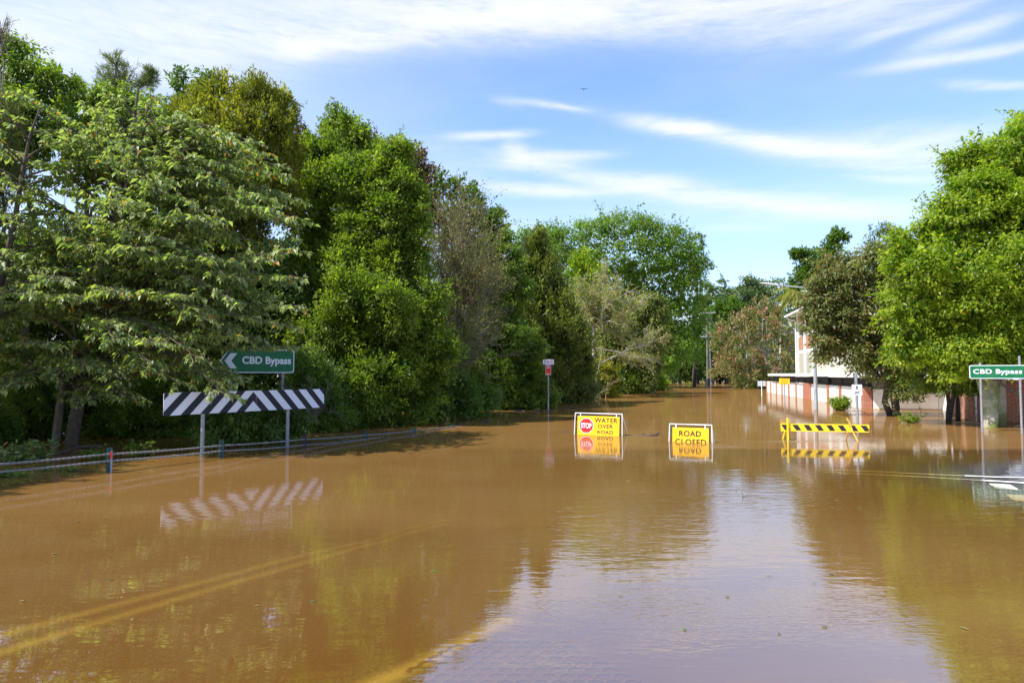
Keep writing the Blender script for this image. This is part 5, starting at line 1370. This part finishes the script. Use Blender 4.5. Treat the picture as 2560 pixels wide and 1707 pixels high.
for k in range(52):                                     # the far side and upper crown
    sy = 300 + 560 * rr_.random(); a = R(10 + 160 * rr_.random()); ln = (2.2 + 2.3 * min(1, (sy - 220) / 260.0)) * (0.75 + 0.3 * rr_.random())
    s0 = on_trunk(tr1, sy); e0 = s0 + Vector((math.cos(a) * ln, math.sin(a) * ln, 0.3 * ln * (rr_.random() - 0.25)))
    br.append((s0, e0, 0.035, 0.10))
for k in range(26):                                     # left leader
    sy = 330 + 480 * rr_.random(); a = R(360 * rr_.random()); ln = (0.9 + 1.6 * min(1, (sy - 250) / 300.0)) * (0.75 + 0.3 * rr_.random())
    s0 = on_trunk(tr4, sy); br.append((s0, s0 + Vector((math.cos(a) * ln, math.sin(a) * ln, 0.25 * ln)), 0.025, 0.10))
for k in range(16):
    s0 = on_trunk(tr3, 320 + 200 * rr_.random()); a = R(360 * rr_.random()); ln = 1.2 + rr_.random()
    br.append((s0, s0 + Vector((math.cos(a) * ln, math.sin(a) * ln, 0.25 * ln)), 0.022, 0.10))
spray_tree('large_tree', 'large grey-green tree with tiers of drooping leaves and cream flowers, overhanging the green sign', (bX, bY),
           [(tr1, [0.17, 0.155, 0.14, 0.125, 0.11, 0.095, 0.08, 0.06, 0.04, 0.02]), (tr2, [0.10, 0.095, 0.085, 0.08, 0.07, 0.06]), (tr3, [0.07, 0.06, 0.05, 0.045, 0.03, 0.015]), (tr4, [0.09, 0.08, 0.07, 0.055, 0.045, 0.03, 0.015])],
           br, LM['big'], LM['cream'], 91, bark=bark_brown)

# leafy branches lying in the water by the barrier
def low_plant(name, label, c, ext, n, leaf_m, seed, ll=0.10, hz=0.22, cat='plant'):
    r = np.random.default_rng(seed); root = empty(name, (c[0], c[1], 0), 0, label, cat); mb = MB(); P, D = [], []
    for k in range(n):
        s = Vector((r.normal() * ext[0] * 0.25, r.normal() * ext[1] * 0.25, -0.15)); a = R(360 * r.random()); l_ = 0.4 + 0.6 * r.random()
        e = Vector((math.cos(a) * ext[0] * l_, math.sin(a) * ext[1] * l_, hz * (0.25 + 0.75 * r.random())))
        w_ = wob(s, e, 5, 0.08, r, 0.14); mb.tube(w_, [0.008, 0.007, 0.006, 0.005, 0.004, 0.003], bark_brown, 4)
        for q in range(16):
            t = 0.25 + 0.75 * r.random(); i = min(4, int(t * 5)); p = w_[i].lerp(w_[i + 1], t * 5 - i)
            if p.z > 0.0: P.append(np.array(p) + np.array([c[0], c[1], 0]) + r.normal(size=3) * 0.03); D.append(r.normal(size=3) * [1, 1, 0.5])
    mb.build('stems', root); P, D = np.array(P), np.array(D); n = len(P)
    V = leaf_arrays(P, D, r.normal(size=(n, 3)) * 0.5 + np.array([0, 0, 1.0]), ll * (0.6 + 0.7 * r.random(n)), ll * 0.55 * (0.7 + 0.5 * r.random(n)), 0.15)
    leaf_mesh('foliage', V, r.random(n), r.random(n), leaf_m, root, (c[0], c[1], 0)); return root
c = G(60, 1150); low_plant('water_plant', 'leafy half-drowned branches with yellowing leaves at the left edge behind the cables', (c.x, c.y), (0.85, 0.5), 34, LM['big'], 101, 0.13, 0.36)
c = G(235, 1150); low_plant('water_plant', 'green leafy sprig sticking up just left of the red-marked barrier post', (c.x, c.y), (0.28, 0.2), 9, LM['mid'], 102, 0.11, 0.26)
c = G(345, 1140); low_plant('water_plant', 'green leafy sprig sticking up just right of the red-marked barrier post', (c.x, c.y), (0.42, 0.25), 14, LM['mid'], 103, 0.11, 0.34)
c = G(40, 1192); low_plant('water_plant', 'flattened green leaves floating below the cables at the left edge', (c.x, c.y), (0.45, 0.14), 16, LM['mid'], 104, 0.10, 0.07)
c = G(150, 1178); low_plant('water_plant', 'thin trail of floating green leaves left of the red-marked barrier post', (c.x, c.y), (0.55, 0.08), 14, LM['mid'], 105, 0.08, 0.05)
c = G(2100, 1026); low_plant('shrub', 'bright yellow-green drowned shrub against the garage wall left of the path sign', (c.x, c.y), (0.62, 0.5), 110, LM['lime'], 106, 0.13, 0.72, 'shrub')
c = G(2280, 1057); low_plant('shrub', 'sparse yellow-green shoots poking out of the water right of the crooked trunks', (c.x, c.y), (0.62, 0.35), 26, LM['lime'], 107, 0.10, 0.40, 'shrub')

# --- right background
def trunkless(*a, **k): return tree(*a, **k)
tree('flowering_tree', 'wide reddish-green flowering tree with pink blossom beyond the carports', Wb(1920, 84),
     L_([(1840, 830, 50, 40), (1900, 810, 55, 40), (1960, 820, 40, 45), (1985, 880, 30, 60), (1850, 890, 60, 40), (1920, 880, 60, 50), (1820, 930, 40, 25), (1960, 930, 45, 40), (1870, 940, 50, 25), (1800, 860, 28, 26), (1905, 775, 36, 26)], 84),
     LM['myrtle'], bark_pale, 0.30, 0.17, r0=0.16, lai=1.0, spacing=1.0, rc=0.65, style='spray', inner=0.08, seed=51, twigs=14, gaps=0.4,
     extra_trunks=[[(*Wb(1895 + 12 * k, 84), 0), W(1880 + 20 * k, 880, 84), W(1865 + 26 * k, 810, 84)] for k in range(5)],
     flowers=(LM['pink'], 0.06, 0.20, 0.15, lambda p: True))
tree('broadleaf_tree', 'dark clumped tall crown rising behind the white building', Wb(2060, 100),
     L_([(2092, 592, 20, 24), (2080, 625, 22, 22), (2052, 640, 20, 22), (2015, 648, 22, 26), (1998, 640, 15, 15), (2045, 670, 26, 26), (2000, 695, 24, 28), (2032, 705, 28, 34), (2075, 690, 34, 40), (2010, 740, 30, 34), (2060, 760, 40, 40), (1980, 740, 20, 26)], 100),
     LM['rain'], bark_dark, 0.42, 0.2, r0=0.4, lai=1.9, spacing=0.9, rc=0.55, style='bush', inner=0.6, seed=52, bump=3)
tree('broadleaf_tree', 'grey-green airy gum crown behind the rusty-tinged tree', Wb(2210, 75),
     L_([(2208, 590, 38, 24), (2185, 610, 24, 24), (2235, 610, 28, 30), (2215, 660, 40, 40)], 75), LM['gum'], bark_pale, 0.32, 0.11, r0=0.25, lai=1.2, spacing=0.8, rc=0.5, style='droop', inner=0.1, seed=53)
tree('broadleaf_tree', 'pale sunlit treetop in the gap, left of the two far rounded crowns', Wb(1790, 165),
     L_([(1790, 745, 34, 36), (1760, 770, 30, 36), (1820, 760, 26, 30), (1780, 820, 50, 50)], 165), LM['gum'], bark_pale, 0.6, 0.3, r0=0.35, lai=1.4, spacing=1.7, rc=1.2, style='layer', inner=0.3, seed=54, bump=5, gaps=0.15)
tree('broadleaf_tree', 'far rounded olive crown, highest in the gap over the road end', Wb(1875, 170),
     L_([(1880, 715, 34, 22), (1865, 745, 44, 34), (1910, 750, 36, 36), (1850, 790, 50, 40), (1910, 800, 50, 40)], 170), LM['gum'], bark_pale, 0.6, 0.3, r0=0.35, lai=1.5, spacing=1.6, rc=1.2, style='layer', inner=0.4, seed=55, bump=5)
tree('broadleaf_tree', 'thin see-through far tree left of the building eave', Wb(1955, 150),
     L_([(1950, 725, 34, 26), (1945, 770, 30, 34), (1975, 770, 22, 30), (1990, 830, 22, 60)], 150), LM['gum'], bark_pale, 0.55, 0.24, r0=0.3, lai=0.8, spacing=1.5, rc=1.0, style='layer', inner=0.1, seed=56, gaps=0.3)
tree('broadleaf_tree', 'leafy bright green tree behind the timber power pole', Wb(1815, 128),
     L_([(1830, 780, 38, 32), (1800, 800, 30, 30), (1850, 810, 30, 30), (1805, 840, 30, 40), (1785, 880, 30, 34)], 128), LM['rain'], bark_dark, 0.5, 0.28, r0=0.35, lai=1.8, spacing=1.2, rc=0.85, inner=0.6, seed=57, bump=5)
DT = [(1655, 870, 46, 60, 112, 'mid', 'dark tree hanging over the left of the road end under the dome canopy'),
      (1700, 918, 46, 34, 128, 'dark', 'leftmost of the dark low trees closing the road end'),
      (1745, 912, 40, 38, 132, 'deep', 'dark low tree closing the road end just left of the power pole'),
      (1800, 916, 40, 36, 134, 'dark', 'dark low tree closing the road end just right of the power pole'),
      (1845, 922, 36, 30, 130, 'dark', 'rightmost of the dark low trees, beside the flowering tree'),
      (1735, 840, 34, 34, 122, 'rain', 'green bough hanging left of the power pole top')]
for k, (px, py, rx, ry, Y, lm, lab) in enumerate(DT):
    tree('broadleaf_tree', lab, Wb(px, Y), L_([(px, py, rx, ry), (px - rx * 0.55, py + ry * 0.3, rx * 0.6, ry * 0.6), (px + rx * 0.55, py + ry * 0.25, rx * 0.6, ry * 0.6)], Y), LM[lm], bark_dark, 0.5, 0.28, r0=0.28, lai=2.0, spacing=1.3, rc=1.0,
         style='bush', inner=0.9, seed=110 + k, twigs=4)
for k, (px, py, rx, ry, Y, lm, lab) in enumerate([(1865, 955, 30, 16, 92, 'lime', 'low bright bush under the flowering tree beside the slender lamp'), (1905, 950, 22, 18, 84, 'mid', 'low green bush at the far end of the garage wall'),
                                                   (1725, 955, 14, 10, 165, 'far', 'pale stand-in bush for a light gap between the dark trunks left of the power pole'), (1765, 956, 9, 8, 165, 'far', 'pale stand-in bush for a light gap right behind the power pole'),
                                                   (1665, 957, 8, 8, 165, 'far', 'smallest stand-in bush for a light gap at the left of the dark road end'), (1815, 957, 16, 7, 170, 'far', 'stand-in bush for a light gap to the right of the power pole foot')]):
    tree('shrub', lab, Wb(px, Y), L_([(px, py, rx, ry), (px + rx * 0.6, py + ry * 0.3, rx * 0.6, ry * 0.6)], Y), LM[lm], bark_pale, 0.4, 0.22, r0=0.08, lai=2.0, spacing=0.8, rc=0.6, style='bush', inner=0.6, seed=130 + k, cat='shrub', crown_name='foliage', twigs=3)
# far wood: one mass of trees behind everything
def wood(Y, x0, x1, hts, seed, lm, label):
    r = np.random.default_rng(seed); lob = []
    n = len(hts)
    for i, hgt in enumerate(hts):
        x = x0 + (x1 - x0) * i / (n - 1)
        lob.append((np.array([x, Y + r.normal() * 4, hgt * 0.5]), np.array([(x1 - x0) / n * 0.85, 7, hgt * 0.52])))
    V, T, Od, _ = crown(lob, 0.42, 0.25, 1.3, 1.7, 1.3, 'bush', 0, 0.5, seed, 0.15)
    o = leaf_mesh('far_wood', V, T, Od, lm, None, (0, 0, 0)); tag(o, label, 'woods', kind='stuff')
wood(200, 52, 150, [8, 12, 14, 15, 12, 13, 11, 12, 10, 9], 201, LM['deep'], 'distant dark wood closing the view beyond the flooded road')
wood(40, -56, -3, [10, 11, 12, 11, 11, 10, 9, 8, 7], 202, LM['dark'], 'dark wood behind the front row of trees on the left bank')
wood(66, -8, 9, [8, 9, 8, 8], 203, LM['dark'], 'dark wood behind the trees near the dome tree')
# palm
def palm(label, base, top, seed):
    r = np.random.default_rng(seed); root = empty('palm_tree', (base[0], base[1], 0), 0, label, 'tree'); org = Vector((base[0], base[1], 0))
    mb = MB(); mb.tube([(0, 0, -1.3), (0, 0, 0), Vector(top) - org], [0.25, 0.22, 0.17], bark_dark, 9); mb.build('trunk', root)
    P, D, N = [], [], []
    for k in range(26):
        a = R(360 * r.random()); e0 = R(-35 + 95 * r.random()); p = Vector(top); d = Vector((math.cos(a) * math.cos(e0), math.sin(a) * math.cos(e0), math.sin(e0)))
        for i in range(22):
            d = (d + Vector((0, 0, -0.075))).normalized(); p = p + d * 0.12
            sv = d.cross(Vector((0, 0, 1)))
            for sg in (1, -1):
                P.append(np.array(p)); D.append(np.array(d) * 0.5 + np.array(sv) * sg * 0.6 - np.array([0, 0, 0.55])); N.append(np.array([0, 0, 1.0]) + r.normal(size=3) * 0.2)
    n = len(P); V = leaf_arrays(np.array(P), np.array(D), np.array(N), np.full(n, 0.85), np.full(n, 0.10))
    leaf_mesh('crown', V, r.random(n), r.random(n), LM['yellow'], root, (base[0], base[1], 0))
palm('drooping palm crown peeping over the flowering tree left of the building eave', Wb(1990, 82), W(1992, 735, 82), 61)

# ------------------------------------------------------------------ drift and debris
def log(label, pts, rad, seed, cat='driftwood', prongs=()):
    c = Vector(pts[0]); root = empty('driftwood', (c.x, c.y, 0), 0, label, cat); org = Vector((c.x, c.y, 0)); mb = MB()
    mb.tube([Vector(p) - org for p in pts], rad, mud_wood, 7); mb.build('limb', root)
    for a, b, r0 in prongs:
        mb = MB(); mb.tube([Vector(a) - org, Vector(a).lerp(Vector(b), 0.5) - org + Vector((0.01, 0, 0.015)), Vector(b) - org], [r0, r0 * 0.8, r0 * 0.4], mud_wood, 6); mb.build('twig', root)
def g3(px, py, z): p = G(px, py); return Vector((p.x, p.y, z))
log('dark floating branch with an upturned prong between the two yellow signs', [g3(1560, 1087, -0.01), g3(1590, 1089, 0.0), g3(1620, 1090, 0.005), g3(1640, 1089, 0.02), g3(1648, 1088, 0.10)], [0.015, 0.02, 0.03, 0.04, 0.015], 1,
    prongs=[(g3(1612, 1089, 0.01), g3(1604, 1089, 0.07), 0.02), (g3(1626, 1089, 0.02), g3(1629, 1089, 0.10), 0.016), (g3(1645, 1089, 0.03), g3(1655, 1089, 0.05), 0.014)])
log('thin floating stick touching the left leg of the stop sign', [g3(1400, 1080, 0.0), g3(1418, 1079, 0.012), g3(1438, 1079.5, 0.005)], [0.008, 0.016, 0.012], 2)
log('low dark stick floating left of the slim parking sign post', [g3(1285, 1028.5, 0.0), g3(1300, 1027.5, 0.03), g3(1318, 1028, 0.0)], [0.03, 0.05, 0.02], 3)
log('longer dark stick floating just left of the slim parking sign post', [g3(1330, 1027.5, 0.0), g3(1345, 1026, 0.04), g3(1358, 1028, 0.01)], [0.03, 0.05, 0.02], 4)
log('dark stick floating right against the slim parking sign post', [g3(1361, 1028, 0.0), g3(1374, 1027, 0.03), g3(1384, 1027.5, 0.01)], [0.02, 0.04, 0.02], 5)
log('small stick floating farther out, behind and right of the slim parking sign', [g3(1408, 1021.5, 0.0), g3(1428, 1020.5, 0.03), g3(1444, 1021.5, 0.0)], [0.02, 0.05, 0.03], 6)
log('clump of dark twigs caught beyond the last visible barrier post', [g3(1148, 1064, 0.0), g3(1156, 1063, 0.03), g3(1163, 1064, 0.01)], [0.03, 0.05, 0.03], 7, prongs=[(g3(1154, 1064, 0.02), g3(1152, 1064, 0.15), 0.02), (g3(1158, 1064, 0.02), g3(1163, 1064, 0.09), 0.02)])
log('farther clump of dark debris where the cables disappear', [g3(1205, 1056, 0.0), g3(1213, 1055, 0.03), g3(1221, 1056, 0.0)], [0.03, 0.05, 0.03], 8, prongs=[(g3(1212, 1056, 0.02), g3(1206, 1056, 0.11), 0.012)])
log('muddy log lying in the water beside the large leafy tree trunks', [g3(170, 1123, 0.0), g3(200, 1121, 0.04), g3(245, 1119, 0.05), g3(262, 1120, 0.0)], [0.03, 0.04, 0.05, 0.02], 9)
log('short wet log in front of the two trunks of the large leafy tree', [g3(125, 1138, 0.0), g3(150, 1135, 0.04), g3(176, 1133, 0.06)], [0.02, 0.04, 0.05], 10)
log('lone tiny twig sticking out of the bright water in mid-foreground', [g3(1857, 1242, -0.02), g3(1856, 1242, 0.05), g3(1853, 1242, 0.09)], [0.004, 0.003, 0.002], 11, prongs=[(g3(1857, 1243, 0.0), g3(1867, 1241, 0.005), 0.004)])
log('leaf-caught twig debris on the lower cable between the black post and its neighbour', [g3(850, 1109, 0.05), g3(862, 1108, 0.08), g3(872, 1107, 0.06)], [0.015, 0.025, 0.015], 12, prongs=[(g3(858, 1108, 0.06), g3(853, 1108, 0.13), 0.01)])
# bent cane mirrored as a lens shape by the path sign
a0, a1 = G(2108, 1031.5), G(2165, 1031.5); root = empty('bent_cane', (a0.x, a0.y, 0), 0, 'black bent cane arching just above the water at the path sign pole', 'branch')
mb = MB(); mb.tube([Vector((0, 0, 0)).lerp(Vector((a1.x - a0.x, a1.y - a0.y, 0)), k / 10) + Vector((0, 0, -0.01 + 0.10 * math.sin(math.pi * k / 10) ** 0.8)) for k in range(11)], 0.010, black_paint, 6); mb.build('cane', root)
# pale twigs by the thick trunks
for lab, pts in (('pale bare twigs looping above the water in front of the dark brick wall', [(2418, 1058, 0.02), (2440, 1058, 0.10), (2447, 1060, 0.02)]), ('long thin pale stick lying on the water left of the thick pale trunks', [(2385, 1056, 0.02), (2420, 1058, 0.04), (2460, 1060, 0.03)]), ('pale sticks on the water right of the thick pale trunks', [(2536, 1067, 0.01), (2550, 1065, 0.05), (2570, 1066, 0.03)])):
    P_ = [g3(*q) for q in pts]; root = empty('pale_twig', (P_[0].x, P_[0].y, 0), 0, lab, 'driftwood'); org = Vector((P_[0].x, P_[0].y, 0))
    mb = MB(); mb.tube([p - org for p in P_], 0.014, mat('pale_dead_twig', (0.45, 0.33, 0.2), 0.8), 6); mb.tube([P_[0] - org + Vector((0.1, 0, 0)), P_[1] - org + Vector((0.2, 0.1, -0.03)), P_[2] - org + Vector((0.25, 0, 0.02))], 0.009, MATS['pale_dead_twig'], 5); mb.build('twig', root)
# a bird high over the road
bp = W(1460, 224, 60); root = empty('bird', bp, 0, 'tiny dark bird gliding high in the blue sky above the road', 'bird')
mb = MB(); mb.tube([(-0.02, -0.16, 0), (0, -0.05, 0.01), (0, 0.08, 0.01), (0, 0.2, 0)], [0.01, 0.045, 0.04, 0.01], black_paint, 6)
mb.add([(0, -0.05, 0.03), (0.22, 0.0, 0.10), (0.40, 0.08, 0.04), (0.2, 0.07, 0.09), (0, 0.06, 0.03)], [(0, 1, 2, 3, 4)], black_paint); mb.add([(0, -0.05, 0.03), (-0.22, 0.0, 0.10), (-0.40, 0.08, 0.04), (-0.2, 0.07, 0.09), (0, 0.06, 0.03)], [(0, 1, 2, 3, 4)], black_paint)
mb.add([(0, 0.18, 0.0), (0.05, 0.3, 0.0), (-0.05, 0.3, 0.0)], [(0, 1, 2)], black_paint); mb.build('body', root)
print('LEAVES', LEAVES)

# unseen tree left of the frame, placed to shade the left bank and barrier
tree('broadleaf_tree', 'unseen dense green tree just beyond the left edge, placed to shade the barrier', (-15.5, 11.0),
     [(np.array([-14.6, 9.5, 5.2]), np.array([2.2, 2.4, 2.6])), (np.array([-14.8, 12.5, 5.0]), np.array([2.4, 2.4, 2.8])), (np.array([-15.8, 15.6, 5.2]), np.array([2.2, 2.4, 3.2])), (np.array([-18.5, 19.0, 5.2]), np.array([2.8, 2.4, 3.6])), (np.array([-16.0, 8.0, 6.5]), np.array([2.6, 2.6, 2.8])), (np.array([-15.0, 6.5, 5.0]), np.array([2.2, 2.4, 2.6]))],
     LM['mid'], bark_brown, 0.16, 0.09, r0=0.2, lai=1.7, spacing=0.6, rc=0.45, inner=0.6, seed=205, back=1.0)

r9 = np.random.default_rng(77); P = []
for k in range(420):
    if k < 150: a = r9.random(); p = G(20 + 1150 * a, 1205 - 135 * a + abs(r9.normal()) * 10 - 22)
    elif k < 260: p = G(1380 + 260 * r9.random(), 1088 + r9.normal() * 5)
    elif k < 330: p = G(1900 + 300 * r9.random(), 1102 + r9.normal() * 6)
    else: p = G(2560 * r9.random(), 1000 + 600 * r9.random() ** 1.5)
    P.append((p.x, p.y, 0.006))
P = np.array(P); n = len(P); D = np.stack([r9.normal(size=n), r9.normal(size=n), r9.random(n) * 0.1], 1)
V = leaf_arrays(P, D, np.tile([0, 0, 1.0], (n, 1)) + r9.normal(size=(n, 3)) * 0.1, 0.03 + 0.05 * r9.random(n), 0.012 + 0.03 * r9.random(n), 0.1)
fl = leaf_mesh('leaf_litter', V, r9.random(n), r9.random(n), LM['greybrown'], None, (0, 0, 0)); tag(fl, 'small leaves and scraps floating scattered on the brown water', 'floating litter', kind='stuff')
